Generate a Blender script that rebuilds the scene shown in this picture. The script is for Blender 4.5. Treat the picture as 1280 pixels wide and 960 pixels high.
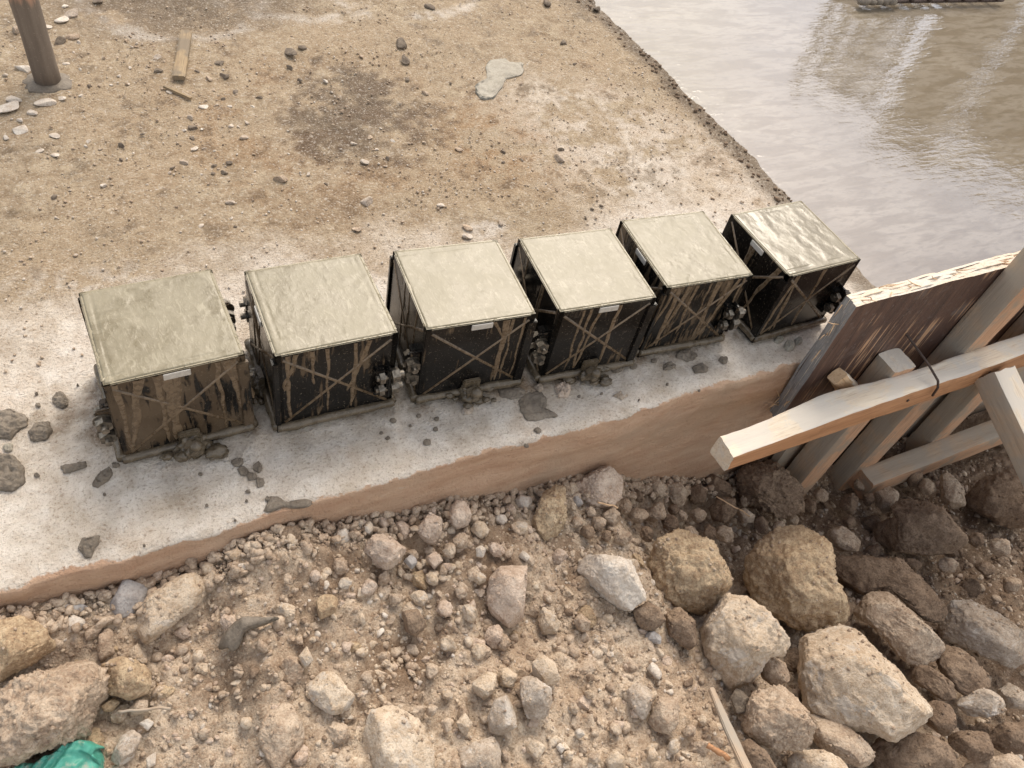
import bpy, bmesh, math, random
import numpy as np
from mathutils import Vector, Matrix

# ------------------------------------------------------------------ scene, camera, light
for o in list(bpy.data.objects):
    bpy.data.objects.remove(o)
S = bpy.context.scene
COL = S.collection
R = math.radians

CAM_X = np.array([0.8857918, -0.4295138, 0.17575771])     # camera right
CAM_Y = np.array([0.22734705, 0.73177614, 0.64250836])    # camera up
CAM_F = np.array([0.40458151, 0.52917064, -0.74585001])   # view direction
CAM_P = np.array([0.0, 0.0, 0.98873])
FPX = 1025.67                                             # focal length in photo pixels (1280 wide)
cd = bpy.data.cameras.new('camera')
cd.sensor_width = 36.0
cd.lens = 36.0 * FPX / 1280.0
cd.clip_start = 0.02
cd.clip_end = 2000.0
cam = bpy.data.objects.new('camera', cd)
COL.objects.link(cam)
cam.matrix_world = Matrix(((CAM_X[0], CAM_Y[0], -CAM_F[0], CAM_P[0]),
                           (CAM_X[1], CAM_Y[1], -CAM_F[1], CAM_P[1]),
                           (CAM_X[2], CAM_Y[2], -CAM_F[2], CAM_P[2]),
                           (0, 0, 0, 1)))
S.camera = cam

SUN_AZ = R(52.0)     # counter-clockwise from +X
SUN_EL = R(48.0)
w = bpy.data.worlds.new('World')
S.world = w
w.use_nodes = True
nt = w.node_tree
nt.nodes.clear()
out = nt.nodes.new('ShaderNodeOutputWorld')
bg = nt.nodes.new('ShaderNodeBackground')
sky = nt.nodes.new('ShaderNodeTexSky')
sky.sky_type = 'NISHITA'
sky.sun_disc = False
sky.sun_elevation = SUN_EL
sky.sun_rotation = math.pi / 2 - SUN_AZ
sky.air_density = 1.0
sky.dust_density = 3.0
sky.ozone_density = 1.0
bg.inputs['Strength'].default_value = 0.15
# broken thin cloud spread evenly over the whole dome
tc = nt.nodes.new('ShaderNodeTexCoord')
mp = nt.nodes.new('ShaderNodeMapping')
mp.inputs['Scale'].default_value = (1.0, 1.0, 1.6)
mp.inputs['Location'].default_value = (0.0, 0.0, 0.0)
nz = nt.nodes.new('ShaderNodeTexNoise')
nz.inputs['Scale'].default_value = 1.8
nz.inputs['Detail'].default_value = 6.0
nz.inputs['Roughness'].default_value = 0.55
rp = nt.nodes.new('ShaderNodeValToRGB')
rp.color_ramp.elements[0].position = 0.47
rp.color_ramp.elements[0].color = (0, 0, 0, 1)
rp.color_ramp.elements[1].position = 0.60
rp.color_ramp.elements[1].color = (0.85, 0.85, 0.85, 1)
mx = nt.nodes.new('ShaderNodeMix')
mx.data_type = 'RGBA'
mx.inputs['B'].default_value = (13.0, 12.3, 11.0, 1)
L = nt.links.new
L(tc.outputs['Generated'], mp.inputs['Vector'])
L(mp.outputs['Vector'], nz.inputs['Vector'])
L(nz.outputs['Fac'], rp.inputs['Fac'])
L(rp.outputs['Color'], mx.inputs['Factor'])
L(sky.outputs['Color'], mx.inputs['A'])
L(mx.outputs['Result'], bg.inputs['Color'])
L(bg.outputs['Background'], out.inputs['Surface'])

sd = bpy.data.lights.new('sun', 'SUN')
sd.energy = 2.8
sd.angle = R(38.0)
sd.color = (1.0, 0.91, 0.78)
sun = bpy.data.objects.new('sun', sd)
COL.objects.link(sun)
sdir = Vector((math.cos(SUN_AZ) * math.cos(SUN_EL), math.sin(SUN_AZ) * math.cos(SUN_EL), math.sin(SUN_EL)))
sun.rotation_euler = sdir.to_track_quat('Z', 'Y').to_euler()
sun.location = sdir * 20

S.view_settings.view_transform = 'Standard'
S.view_settings.look = 'None'
S.view_settings.gamma = 1.0
S.view_settings.use_curve_mapping = False
S.view_settings.exposure = 0.18
S.render.engine = 'CYCLES'

rnd = random.Random(7)
rng = np.random.default_rng(11)

# ------------------------------------------------------------------ survey helpers
# The photograph was surveyed with a camera solve: a photo point becomes a point in the place where its ray
# meets the slab, a vertical plane of the formwork or the soil.
def ray(px, py):
    return CAM_F + CAM_X * (px - 640) / FPX + CAM_Y * (480 - py) / FPX
def on_slab(px, py, z=0.0):
    d = ray(px, py)
    return CAM_P + d * ((z - CAM_P[2]) / d[2])
def on_wall(px, py, y):
    d = ray(px, py)
    return CAM_P + d * (y / d[1])

# ------------------------------------------------------------------ noise (numpy gradient noise)
def _h(ix, iy, iz, seed):
    n = (ix * 374761393 + iy * 668265263 + iz * 2147483647 + seed * 974634777) & 0xFFFFFFFF
    n = ((n ^ (n >> 13)) * 1274126177) & 0xFFFFFFFF
    return ((n ^ (n >> 16)) & 0xFFFF) / 32767.5 - 1.0
def vnoise(p, seed=0):
    p = np.asarray(p, float)
    i = np.floor(p).astype(np.int64)
    f = p - i
    u = f * f * f * (f * (f * 6 - 15) + 10)
    r = 0.0
    for dx in (0, 1):
        wx = u[..., 0] if dx else 1 - u[..., 0]
        for dy in (0, 1):
            wy = u[..., 1] if dy else 1 - u[..., 1]
            for dz in (0, 1):
                wz = u[..., 2] if dz else 1 - u[..., 2]
                r = r + wx * wy * wz * _h(i[..., 0] + dx, i[..., 1] + dy, i[..., 2] + dz, seed)
    return r
def fbm(p, oct=4, seed=0, gain=0.5):
    p = np.asarray(p, float)
    a, s, r = 1.0, 0.0, 0.0
    for k in range(oct):
        r = r + a * vnoise(p * (2.03 ** k) + 17.3 * k, seed + k)
        s += a
        a *= gain
    return r / s
def p3(x, y, z=0.0):
    x, y = np.broadcast_arrays(np.asarray(x, float), np.asarray(y, float))
    return np.stack([x, y, np.zeros_like(x) + z], -1)
def sm(x, a, b):
    t = np.clip((x - a) / (b - a), 0, 1)
    return t * t * (3 - 2 * t)

# ------------------------------------------------------------------ object helpers
def mesh_np(name, verts, faces, smooth=True):
    me = bpy.data.meshes.new(name)
    verts = np.asarray(verts, np.float32)
    if isinstance(faces, np.ndarray):
        k = faces.shape[1]
        me.vertices.add(len(verts))
        me.vertices.foreach_set('co', verts.ravel())
        me.loops.add(faces.size)
        me.loops.foreach_set('vertex_index', faces.ravel().astype(np.int32))
        me.polygons.add(len(faces))
        me.polygons.foreach_set('loop_start', np.arange(0, faces.size, k, dtype=np.int32))
        me.polygons.foreach_set('loop_total', np.full(len(faces), k, np.int32))
        me.update(calc_edges=True)
    else:
        me.from_pydata(verts.tolist(), [], faces)
    if smooth:
        me.polygons.foreach_set('use_smooth', np.ones(len(me.polygons), bool))
    me.update()
    return me
def add(name, me, mat=None, parent=None, loc=None, mw=None):
    o = bpy.data.objects.new(name, me)
    COL.objects.link(o)
    if mat is not None and me is not None and len(me.materials) == 0:
        me.materials.append(mat)
    if parent is not None:
        o.parent = parent
    if mw is not None:
        o.matrix_local = mw
    elif loc is not None:
        o.location = loc
    return o
def tag(o, label, cat, group=None):
    o['label'] = label
    o['category'] = cat
    if group:
        o['group'] = group
    return o
def structure(o):
    o['kind'] = 'structure'
    return o
def stuff(o, label=None, cat=None):
    o['kind'] = 'stuff'
    if label:
        o['label'] = label
        o['category'] = cat
    return o
def empty(name, loc, rz=0.0):
    o = bpy.data.objects.new(name, None)
    COL.objects.link(o)
    o.empty_display_size = 0.05
    o.location = loc
    o.rotation_euler = (0, 0, rz)
    return o
def bm_mesh(name, bm, smooth=False):
    me = bpy.data.meshes.new(name)
    bm.normal_update()
    bm.to_mesh(me)
    bm.free()
    if smooth:
        me.polygons.foreach_set('use_smooth', np.ones(len(me.polygons), bool))
    return me
def bm_box(bm, x0, x1, y0, y1, z0, z1, bev=0.0):
    r = bmesh.ops.create_cube(bm, size=1.0)
    vs = r['verts']
    for v in vs:
        v.co = Vector(((x0 + x1) / 2 + v.co.x * (x1 - x0), (y0 + y1) / 2 + v.co.y * (y1 - y0), (z0 + z1) / 2 + v.co.z * (z1 - z0)))
    if bev > 0:
        es = list({e for v in vs for e in v.link_edges})
        bmesh.ops.bevel(bm, geom=es, offset=bev, segments=2, affect='EDGES')
def bm_cyl(bm, p0, p1, r0, r1=None, seg=12):
    r1 = r0 if r1 is None else r1
    p0, p1 = Vector(p0), Vector(p1)
    d = p1 - p0
    M = Matrix.Translation((p0 + p1) / 2) @ d.to_track_quat('Z', 'Y').to_matrix().to_4x4()
    bmesh.ops.create_cone(bm, cap_ends=True, segments=seg, radius1=r0, radius2=r1, depth=d.length, matrix=M)
def tube_np(path, rad, seg=8):
    path = np.asarray(path, float)
    n = len(path)
    rad = np.broadcast_to(np.asarray(rad, float), (n,))
    t = np.gradient(path, axis=0)
    t /= np.linalg.norm(t, axis=1)[:, None] + 1e-12
    ref = np.array([0.13, 0.21, 0.97])
    if abs(t[0] @ ref) > 0.9:
        ref = np.array([0.9, 0.3, 0.1])
    a = np.cross(t, ref)
    a /= np.linalg.norm(a, axis=1)[:, None]
    b = np.cross(t, a)
    th = np.linspace(0, 2 * math.pi, seg, endpoint=False)
    v = path[:, None] + rad[:, None, None] * (a[:, None] * np.cos(th)[None, :, None] + b[:, None] * np.sin(th)[None, :, None])
    v = v.reshape(-1, 3)
    f = []
    for i in range(n - 1):
        for j in range(seg):
            k = (j + 1) % seg
            f.append((i * seg + j, i * seg + k, (i + 1) * seg + k, (i + 1) * seg + j))
    f.append(tuple(range(seg - 1, -1, -1)))
    f.append(tuple((n - 1) * seg + j for j in range(seg)))
    return v, f
_ico = {}
def ico(sub):
    if sub not in _ico:
        bm = bmesh.new()
        bmesh.ops.create_icosphere(bm, subdivisions=sub, radius=1.0)
        bm.verts.ensure_lookup_table()
        v = np.array([q.co[:] for q in bm.verts])
        f = np.array([[q.index for q in p.verts] for p in bm.faces])
        bm.free()
        _ico[sub] = (v / np.linalg.norm(v, axis=1)[:, None], f)
    return _ico[sub]

# ------------------------------------------------------------------ materials
class NT:
    def __init__(self, name):
        self.m = bpy.data.materials.new(name)
        self.m.use_nodes = True
        self.t = self.m.node_tree
        self.b = self.t.nodes['Principled BSDF']
    def n(self, typ, ins=None, **props):
        nd = self.t.nodes.new('ShaderNode' + typ)
        for k, v in props.items():
            setattr(nd, k, v)
        for k, v in (ins or {}).items():
            self.set(nd.inputs[k], v)
        return nd
    def set(self, sock, v):
        if isinstance(v, bpy.types.NodeSocket):
            self.t.links.new(v, sock)
        elif isinstance(v, (tuple, list)) and sock.type == 'RGBA' and len(v) == 3:
            sock.default_value = (*v, 1)
        else:
            sock.default_value = v
    def pos(self):
        return self.n('NewGeometry').outputs['Position']
    def objc(self):
        return self.n('TexCoord').outputs['Object']
    def map(self, vec, scale=(1, 1, 1), rot=(0, 0, 0), loc=(0, 0, 0)):
        return self.n('Mapping', {'Vector': vec, 'Scale': scale, 'Rotation': rot, 'Location': loc}).outputs[0]
    def noise(self, vec, scale, detail=4.0, rough=0.55, dist=0.0):
        return self.n('TexNoise', {'Vector': vec, 'Scale': scale, 'Detail': detail, 'Roughness': rough, 'Distortion': dist}).outputs['Fac']
    def ramp(self, fac, a, b, lo=0.0, hi=1.0):
        return self.n('MapRange', {'Value': fac, 'From Min': a, 'From Max': b, 'To Min': lo, 'To Max': hi}).outputs[0]
    def mix(self, fac, a, b, blend='MIX'):
        nd = self.n('Mix', data_type='RGBA', blend_type=blend)
        self.set(nd.inputs['Factor'], fac)
        self.set(nd.inputs['A'], a)
        self.set(nd.inputs['B'], b)
        return nd.outputs['Result']
    def math(self, op, a, b=0.0, clamp=False):
        nd = self.n('Math', operation=op, use_clamp=clamp)
        self.set(nd.inputs[0], a)
        self.set(nd.inputs[1], b)
        return nd.outputs[0]
    def attr(self, name):
        return self.n('Attribute', attribute_name=name).outputs['Fac']
    def bump(self, h, strength, dist, prev=None):
        nd = self.n('Bump', {'Height': h, 'Strength': strength, 'Distance': dist})
        if prev is not None:
            self.set(nd.inputs['Normal'], prev)
        return nd.outputs['Normal']
    def done(self, col, rough, normal=None, ior=None, metallic=None, spec=None):
        self.set(self.b.inputs['Base Color'], col)
        self.set(self.b.inputs['Roughness'], rough)
        if normal is not None:
            self.set(self.b.inputs['Normal'], normal)
        if ior is not None:
            self.b.inputs['IOR'].default_value = ior
        if metallic is not None:
            self.set(self.b.inputs['Metallic'], metallic)
        if spec is not None:
            self.set(self.b.inputs['Specular IOR Level'], spec)
        return self.m

def earth_mat(name, light, mid, dark, rough=0.95, bump=0.6, scale=1.0, use_moist=False, vary=0.25, patch=None):
    q = NT(name)
    p = q.pos()
    n1 = q.noise(p, 9 * scale, 5, 0.6)
    n2 = q.noise(p, 55 * scale, 6, 0.65)
    n3 = q.noise(p, 330 * scale, 3, 0.6)
    c = q.mix(q.ramp(n1, 0.35, 0.65), mid, light)
    c = q.mix(q.ramp(n2, 0.42, 0.72), c, dark)
    c = q.mix(q.ramp(n2, 0.40, 0.25), c, light)
    c = q.mix(q.ramp(n3, 0.52, 0.68, 0, 0.75), c, dark)
    c = q.mix(q.ramp(n3, 0.45, 0.30, 0, 0.7), c, light)
    if patch is not None:
        n5 = q.noise(p, 22 * scale, 5, 0.7, 0.6)
        c = q.mix(q.ramp(n5, 0.56, 0.62, 0, 0.8), c, patch)
    if vary:
        rv = q.n('ObjectInfo').outputs['Random']
        c = q.mix(q.ramp(rv, 0, 1, 0, vary), c, dark)
    r = rough
    if use_moist:
        mo = q.attr('moist')
        c = q.mix(mo, c, q.mix(1.0, c, (0.42, 0.36, 0.31), 'MULTIPLY'))
        r = q.ramp(mo, 0, 1, rough, 0.7)
    b = q.bump(n2, bump, 0.012 / scale)
    b = q.bump(n3, bump, 0.003 / scale, b)
    b = q.bump(q.noise(p, 900 * scale, 2, 0.6), bump * 0.7, 0.0012, b)
    return q.done(c, r, b, spec=0.25)

M = {}
M['soil'] = earth_mat('soil', (0.64, 0.525, 0.4), (0.5, 0.375, 0.265), (0.29, 0.195, 0.125), use_moist=True, vary=0, bump=0.8)
M['rock_cream'] = earth_mat('rock_cream', (0.68, 0.58, 0.46), (0.58, 0.465, 0.345), (0.38, 0.27, 0.175), patch=(0.56, 0.50, 0.43))
M['rock_ochre'] = earth_mat('rock_ochre', (0.62, 0.49, 0.33), (0.47, 0.34, 0.21), (0.25, 0.16, 0.095))
M['rock_tan'] = earth_mat('rock_tan', (0.63, 0.52, 0.4), (0.48, 0.365, 0.265), (0.27, 0.185, 0.125))
M['rock_brown'] = earth_mat('rock_brown', (0.36, 0.265, 0.185), (0.25, 0.175, 0.12), (0.125, 0.083, 0.056), vary=0.3)
M['rock_grey'] = earth_mat('rock_grey', (0.58, 0.50, 0.42), (0.47, 0.385, 0.30), (0.31, 0.235, 0.17), patch=(0.64, 0.59, 0.53))
M['stone_white'] = earth_mat('stone_white', (0.68, 0.625, 0.55), (0.58, 0.505, 0.425), (0.42, 0.34, 0.265), bump=0.35)
M['stone_blue'] = earth_mat('stone_blue', (0.48, 0.45, 0.425), (0.40, 0.37, 0.345), (0.25, 0.22, 0.2), bump=0.35)
M['rock_pink'] = earth_mat('rock_pink', (0.68, 0.565, 0.46), (0.56, 0.435, 0.335), (0.36, 0.255, 0.185))
M['stone_dark'] = earth_mat('stone_dark', (0.27, 0.22, 0.17), (0.20, 0.16, 0.12), (0.11, 0.085, 0.065), bump=0.5)
M['mortar'] = earth_mat('mortar', (0.25, 0.21, 0.165), (0.20, 0.165, 0.127), (0.13, 0.105, 0.08), rough=0.55, bump=0.25)
M['mortar_pale'] = earth_mat('mortar_pale', (0.42, 0.385, 0.32), (0.36, 0.325, 0.265), (0.27, 0.24, 0.19), rough=0.7, bump=0.2)

def slab_mat():
    q = NT('slab_concrete')
    p = q.pos()
    n1 = q.noise(p, 6, 6, 0.62)
    n2 = q.noise(p, 30, 7, 0.7)
    n3 = q.noise(p, 240, 4, 0.65)
    n4 = q.noise(p, 700, 2, 0.6)
    pale = q.mix(q.ramp(n2, 0.40, 0.62), (0.61, 0.53, 0.445), (0.75, 0.685, 0.605))
    pale = q.mix(q.ramp(n1, 0.50, 0.66, 0, 0.7), pale, (0.54, 0.44, 0.33))
    pale = q.mix(q.ramp(q.noise(p, 11, 5, 0.7), 0.56, 0.70, 0, 0.5), pale, (0.50, 0.38, 0.28))
    dirt = q.mix(q.ramp(n2, 0.38, 0.62), (0.255, 0.185, 0.115), (0.45, 0.36, 0.25))
    dirt = q.mix(q.ramp(n1, 0.40, 0.62), dirt, (0.37, 0.28, 0.185))
    c = q.mix(q.attr('dirt'), pale, dirt)
    c = q.mix(q.attr('chalk'), c, (0.66, 0.60, 0.53))
    c = q.mix(q.attr('rust'), c, (0.33, 0.205, 0.105))
    c = q.mix(q.attr('damp'), c, q.mix(1.0, c, (0.33, 0.29, 0.24), 'MULTIPLY'))
    n6 = q.noise(p, 95, 5, 0.7)
    c = q.mix(q.ramp(n6, 0.54, 0.70, 0, 0.5), c, q.mix(1.0, c, (0.52, 0.44, 0.36), 'MULTIPLY'))
    c = q.mix(q.ramp(n6, 0.44, 0.30, 0, 0.5), c, (0.70, 0.63, 0.54))
    c = q.mix(q.ramp(n3, 0.54, 0.66, 0, 0.7), c, q.mix(1.0, c, (0.45, 0.38, 0.31), 'MULTIPLY'))
    c = q.mix(q.ramp(n3, 0.44, 0.30, 0, 0.6), c, (0.72, 0.66, 0.58))
    c = q.mix(q.ramp(n4, 0.60, 0.70, 0, 0.6), c, (0.25, 0.18, 0.12))
    # clay coloured side
    f1 = q.noise(p, 5, 5, 0.6)
    f2 = q.noise(q.map(p, (12, 12, 60)), 1.0, 6, 0.65, 0.4)
    f = q.mix(q.ramp(f2, 0.35, 0.65), (0.48, 0.30, 0.195), (0.60, 0.415, 0.285))
    f = q.mix(q.ramp(f1, 0.5, 0.68, 0, 0.7), f, (0.50, 0.37, 0.265))
    f = q.mix(q.ramp(f2, 0.66, 0.72, 0, 0.6), f, (0.60, 0.50, 0.40))
    f = q.mix(q.ramp(n3, 0.6, 0.75, 0, 0.6), f, (0.22, 0.12, 0.065))
    e = q.math('ADD', q.attr('face'), q.math('MULTIPLY', q.math('SUBTRACT', n2, 0.5), 0.9))
    c = q.mix(q.ramp(e, 0.46, 0.54), c, f)
    b = q.bump(n2, 0.6, 0.008)
    b = q.bump(n6, 0.6, 0.005, b)
    b = q.bump(n3, 0.7, 0.003, b)
    b = q.bump(n4, 0.5, 0.001, b)
    return q.done(c, q.ramp(q.attr('damp'), 0, 1, 0.92, 0.6), b, spec=0.3)
M['slab'] = slab_mat()

def pool_mat():
    q = NT('wet_concrete')
    p = q.pos()
    ang = R(38)
    s1 = q.map(p, (7, 30, 1), (0, 0, ang))
    s2 = q.map(p, (26, 80, 1), (0, 0, ang + 0.3))
    n1 = q.noise(s1, 1.0, 3, 0.55, 0.6)
    n2 = q.noise(s2, 1.0, 3, 0.55, 0.4)
    n3 = q.noise(p, 3.0, 4, 0.6)
    n4 = q.noise(p, 120, 2, 0.5)
    c = q.mix(q.ramp(n3, 0.35, 0.65), (0.23, 0.195, 0.15), (0.29, 0.25, 0.195))
    c = q.mix(q.ramp(n1, 0.46, 0.60, 0, 0.8), c, (0.185, 0.15, 0.105))  # ripple streaks: broken reflection painted darker into the base colour
    c = q.mix(q.ramp(n2, 0.50, 0.62, 0, 0.45), c, (0.17, 0.14, 0.10))
    b = q.bump(n1, 0.09, 0.008)
    b = q.bump(n2, 0.15, 0.003, b)
    b = q.bump(n4, 0.08, 0.001, b)
    r = q.ramp(q.noise(p, 9, 4, 0.6), 0.4, 0.65, 0.015, 0.06)
    return q.done(c, r, b, ior=1.75, spec=0.95)
M['pool'] = pool_mat()

def wood_mat(name, pale, mid, dark, rough=0.8, grain=1.0, mud=None, mudamt=(0.55, 0.7), spl=None):
    q = NT(name)
    p = q.objc()
    off = q.n('ObjectInfo').outputs['Random']
    p2 = q.n('VectorMath', {0: p, 1: q.n('CombineXYZ', {'X': q.math('MULTIPLY', off, 13.0), 'Y': q.math('MULTIPLY', off, 7.0)}).outputs[0]}, operation='ADD').outputs[0]
    g1 = q.noise(q.map(p2, (5 * grain, 70 * grain, 70 * grain)), 1.0, 5, 0.65, 0.6)
    g2 = q.noise(q.map(p2, (14 * grain, 330 * grain, 330 * grain)), 1.0, 3, 0.6)
    n1 = q.noise(p2, 14, 5, 0.6)
    c = q.mix(q.ramp(g1, 0.35, 0.65), mid, pale)
    c = q.mix(q.ramp(g2, 0.52, 0.75, 0, 0.75), c, dark)
    c = q.mix(q.ramp(n1, 0.6, 0.75, 0, 0.6), c, dark)
    if mud is not None:
        c = q.mix(q.ramp(n1, mudamt[0], mudamt[1], 0, 0.9), c, mud)
        c = q.mix(q.ramp(q.noise(p2, 120, 3, 0.6), 0.6, 0.72, 0, 0.8), c, mud)
    if spl is not None:
        g3 = q.noise(q.map(p2, (4, 160, 160)), 1.0, 3, 0.6, 0.3)
        n4 = q.noise(p2, 7, 3, 0.5)
        c = q.mix(q.math('MULTIPLY', q.ramp(g3, 0.56, 0.60), q.ramp(n4, 0.47, 0.55)), c, spl)
    b = q.bump(g1, 0.5, 0.003)
    b = q.bump(g2, 0.5, 0.0012, b)
    return q.done(c, rough, b, spec=0.3)
M['wood_pale'] = wood_mat('wood_pale', (0.75, 0.66, 0.53), (0.68, 0.56, 0.42), (0.38, 0.26, 0.17), mud=(0.64, 0.58, 0.50), mudamt=(0.42, 0.50))
M['wood_orange'] = wood_mat('wood_orange', (0.50, 0.27, 0.14), (0.40, 0.205, 0.10), (0.19, 0.09, 0.045))
M['wood_stud'] = wood_mat('wood_stud', (0.56, 0.35, 0.22), (0.47, 0.275, 0.165), (0.19, 0.105, 0.06), mud=(0.33, 0.265, 0.20), mudamt=(0.5, 0.62))
M['wood_mud'] = wood_mat('wood_mud', (0.47, 0.36, 0.26), (0.40, 0.295, 0.205), (0.20, 0.15, 0.11), mud=(0.36, 0.31, 0.25), mudamt=(0.4, 0.55))
M['wood_strip'] = wood_mat('wood_strip', (0.40, 0.30, 0.18), (0.28, 0.20, 0.12), (0.12, 0.085, 0.055), mud=(0.20, 0.16, 0.115), mudamt=(0.42, 0.52))
M['ply_face'] = wood_mat('ply_face', (0.13, 0.075, 0.055), (0.068, 0.041, 0.034), (0.026, 0.019, 0.018), rough=0.5, mud=(0.15, 0.115, 0.10), mudamt=(0.56, 0.66), spl=(0.45, 0.28, 0.17))
M['ply_edge'] = wood_mat('ply_edge', (0.74, 0.65, 0.53), (0.66, 0.55, 0.42), (0.42, 0.30, 0.20), grain=1.6, mud=(0.66, 0.60, 0.52), mudamt=(0.45, 0.55))
M['ply_side'] = wood_mat('ply_side', (0.28, 0.27, 0.26), (0.21, 0.20, 0.195), (0.14, 0.125, 0.115), mud=(0.42, 0.38, 0.33))
M['splinter'] = wood_mat('splinter', (0.66, 0.47, 0.29), (0.55, 0.36, 0.21), (0.36, 0.2, 0.1))

def mould_mat():
    q = NT('mould_plastic')
    p = q.objc()
    oi = q.n('ObjectInfo')
    off = q.math('MULTIPLY', oi.outputs['Random'], 40.0)
    ov = q.n('CombineXYZ', {'X': off, 'Y': off}).outputs[0]
    pp = q.n('VectorMath', {0: p, 1: ov}, operation='ADD').outputs[0]
    # runs of slurry down the faces
    st = q.noise(q.map(pp, (105, 105, 14)), 1.0, 3, 0.55, 0.7)
    ms = q.noise(pp, 16, 4, 0.6)
    sp = q.noise(pp, 420, 3, 0.7)
    amt = q.n('SeparateColor', {'Color': oi.outputs['Color']}).outputs['Red']
    t = q.math('ADD', q.math('MULTIPLY', st, 0.62), q.math('MULTIPLY', ms, 0.45))
    th = q.math('SUBTRACT', 0.80, q.math('MULTIPLY', amt, 0.40))
    run = q.n('MapRange', {'Value': t, 'From Min': th, 'From Max': q.math('ADD', th, 0.055)}).outputs[0]
    spk = q.ramp(sp, 0.645, 0.69)
    nz_ = q.n('SeparateXYZ', {'Vector': q.n('NewGeometry').outputs['Normal']}).outputs['Z']
    oz = q.n('SeparateXYZ', {'Vector': p}).outputs['Z']
    top = q.math('MULTIPLY', q.ramp(nz_, 0.45, 0.7), q.ramp(oz, 0.154, 0.157))
    m = q.math('MAXIMUM', q.math('MAXIMUM', run, q.math('MULTIPLY', spk, 0.75)), 0.0)
    slurry = q.mix(q.ramp(ms, 0.4, 0.65), (0.068, 0.047, 0.029), (0.102, 0.073, 0.046))
    black = q.mix(q.ramp(ms, 0.45, 0.7), (0.006, 0.0055, 0.005), (0.014, 0.011, 0.009))
    c = q.mix(m, black, slurry)
    c = q.mix(q.math('MULTIPLY', spk, 0.6), c, (0.30, 0.25, 0.19))
    c = q.mix(top, c, (0.30, 0.26, 0.18))
    b = q.bump(run, 0.7, 0.0015)
    b = q.bump(ms, 0.25, 0.002, b)
    b = q.bump(sp, 0.08, 0.0008, b)
    r = q.ramp(ms, 0.35, 0.65, 0.14, 0.30)
    return q.done(c, r, b, spec=0.25)
M['mould'] = mould_mat()

def fill_mat(name, wet):
    q = NT(name)
    p = q.pos()
    n1 = q.noise(q.map(p, (16, 16, 16)), 1.0, 4, 0.55, 1.2)
    n2 = q.noise(q.map(p, (48, 34, 40)), 1.0, 4, 0.6, 2.6)
    n5 = q.noise(q.map(p, (150, 55, 90), (0, 0, 0.5)), 1.0, 3, 0.6, 1.4)
    n3 = q.noise(p, 420, 3, 0.6)
    c = q.mix(q.ramp(n1, 0.36, 0.62), (0.20, 0.17, 0.11), (0.255, 0.222, 0.152))
    c = q.mix(q.math('MULTIPLY', q.ramp(n2, 0.52, 0.60), q.ramp(n1, 0.60, 0.42, 0.1, 0.7)), c, (0.165, 0.138, 0.083))
    c = q.mix(q.ramp(n5, 0.56, 0.62, 0, 0.55), c, (0.34, 0.30, 0.215))
    c = q.mix(q.ramp(n3, 0.66, 0.74, 0, 0.5), c, (0.22, 0.20, 0.16))
    b = q.bump(n2, 0.10 - 0.06 * wet, 0.003)
    b = q.bump(n5, 0.18 - 0.10 * wet, 0.0016, b)
    b = q.bump(n3, 0.12, 0.0008, b)
    r = q.ramp(n1, 0.35, 0.65, 0.26 - 0.18 * wet, 0.45 - 0.28 * wet)
    return q.done(c, r, b, ior=1.4, spec=0.5 + 0.3 * wet)
M['fill'] = fill_mat('fresh_concrete', 0.15)
M['fill_wet'] = fill_mat('fresh_concrete_wet', 1.0)
def slurry_mat():
    q = NT('slurry')
    p = q.pos()
    n = q.noise(p, 60, 5, 0.6)
    n3 = q.noise(p, 500, 3, 0.6)
    c = q.mix(q.ramp(n, 0.38, 0.62), (0.085, 0.065, 0.042), (0.135, 0.105, 0.07))
    c = q.mix(q.ramp(n3, 0.62, 0.75, 0, 0.5), c, (0.33, 0.27, 0.2))
    return q.done(c, q.ramp(n, 0.4, 0.6, 0.15, 0.35), q.bump(n3, 0.3, 0.001, q.bump(n, 0.4, 0.003)), spec=0.5)
M['slurry'] = slurry_mat()
def run_mat():
    q = NT('slurry_run')
    p = q.pos()
    n = q.noise(p, 130, 4, 0.6)
    c = q.mix(q.ramp(n, 0.38, 0.62), (0.105, 0.072, 0.043), (0.17, 0.122, 0.076))
    return q.done(c, q.ramp(n, 0.4, 0.6, 0.2, 0.4), q.bump(n, 0.3, 0.0015), spec=0.45)
M['run'] = run_mat()
def plain(name, col, rough, metallic=0.0, n=0.15, bump=0.2, scale=180):
    q = NT(name)
    f = q.noise(q.pos(), scale, 4, 0.6)
    c = q.mix(q.ramp(f, 0.35, 0.7, 0, 1), col, tuple(k * (1 - 2 * n) for k in col))
    return q.done(c, rough, q.bump(f, bump, 0.001), metallic=metallic)
M['steel'] = plain('wet_steel', (0.26, 0.23, 0.19), 0.33, 0.8, 0.35, 0.4)
M['label'] = plain('label_paper', (0.52, 0.49, 0.44), 0.6, 0, 0.12, 0.1, 260)
M['rebar'] = plain('rusty_wire', (0.10, 0.068, 0.055), 0.6, 0.5, 0.3, 0.5)
M['far_wall'] = plain('far_render', (0.25, 0.19, 0.13), 0.9, 0, 0.2, 0.3, 3)
M['far_post'] = plain('far_timber', (0.17, 0.13, 0.09), 0.9, 0, 0.2, 0.3, 20)

def cloth_mat():
    q = NT('green_plastic')
    p = q.pos()
    n = q.noise(p, 45, 5, 0.6)
    c = q.mix(q.ramp(n, 0.45, 0.6), (0.06, 0.30, 0.225), (0.11, 0.42, 0.33))
    c = q.mix(q.ramp(q.noise(p, 28, 4, 0.7), 0.50, 0.60, 0, 0.8), c, (0.40, 0.38, 0.31))
    w_ = q.noise(p, 900, 2, 0.5)
    return q.done(c, 0.5, q.bump(w_, 0.3, 0.0006))
M['green'] = cloth_mat()

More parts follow.
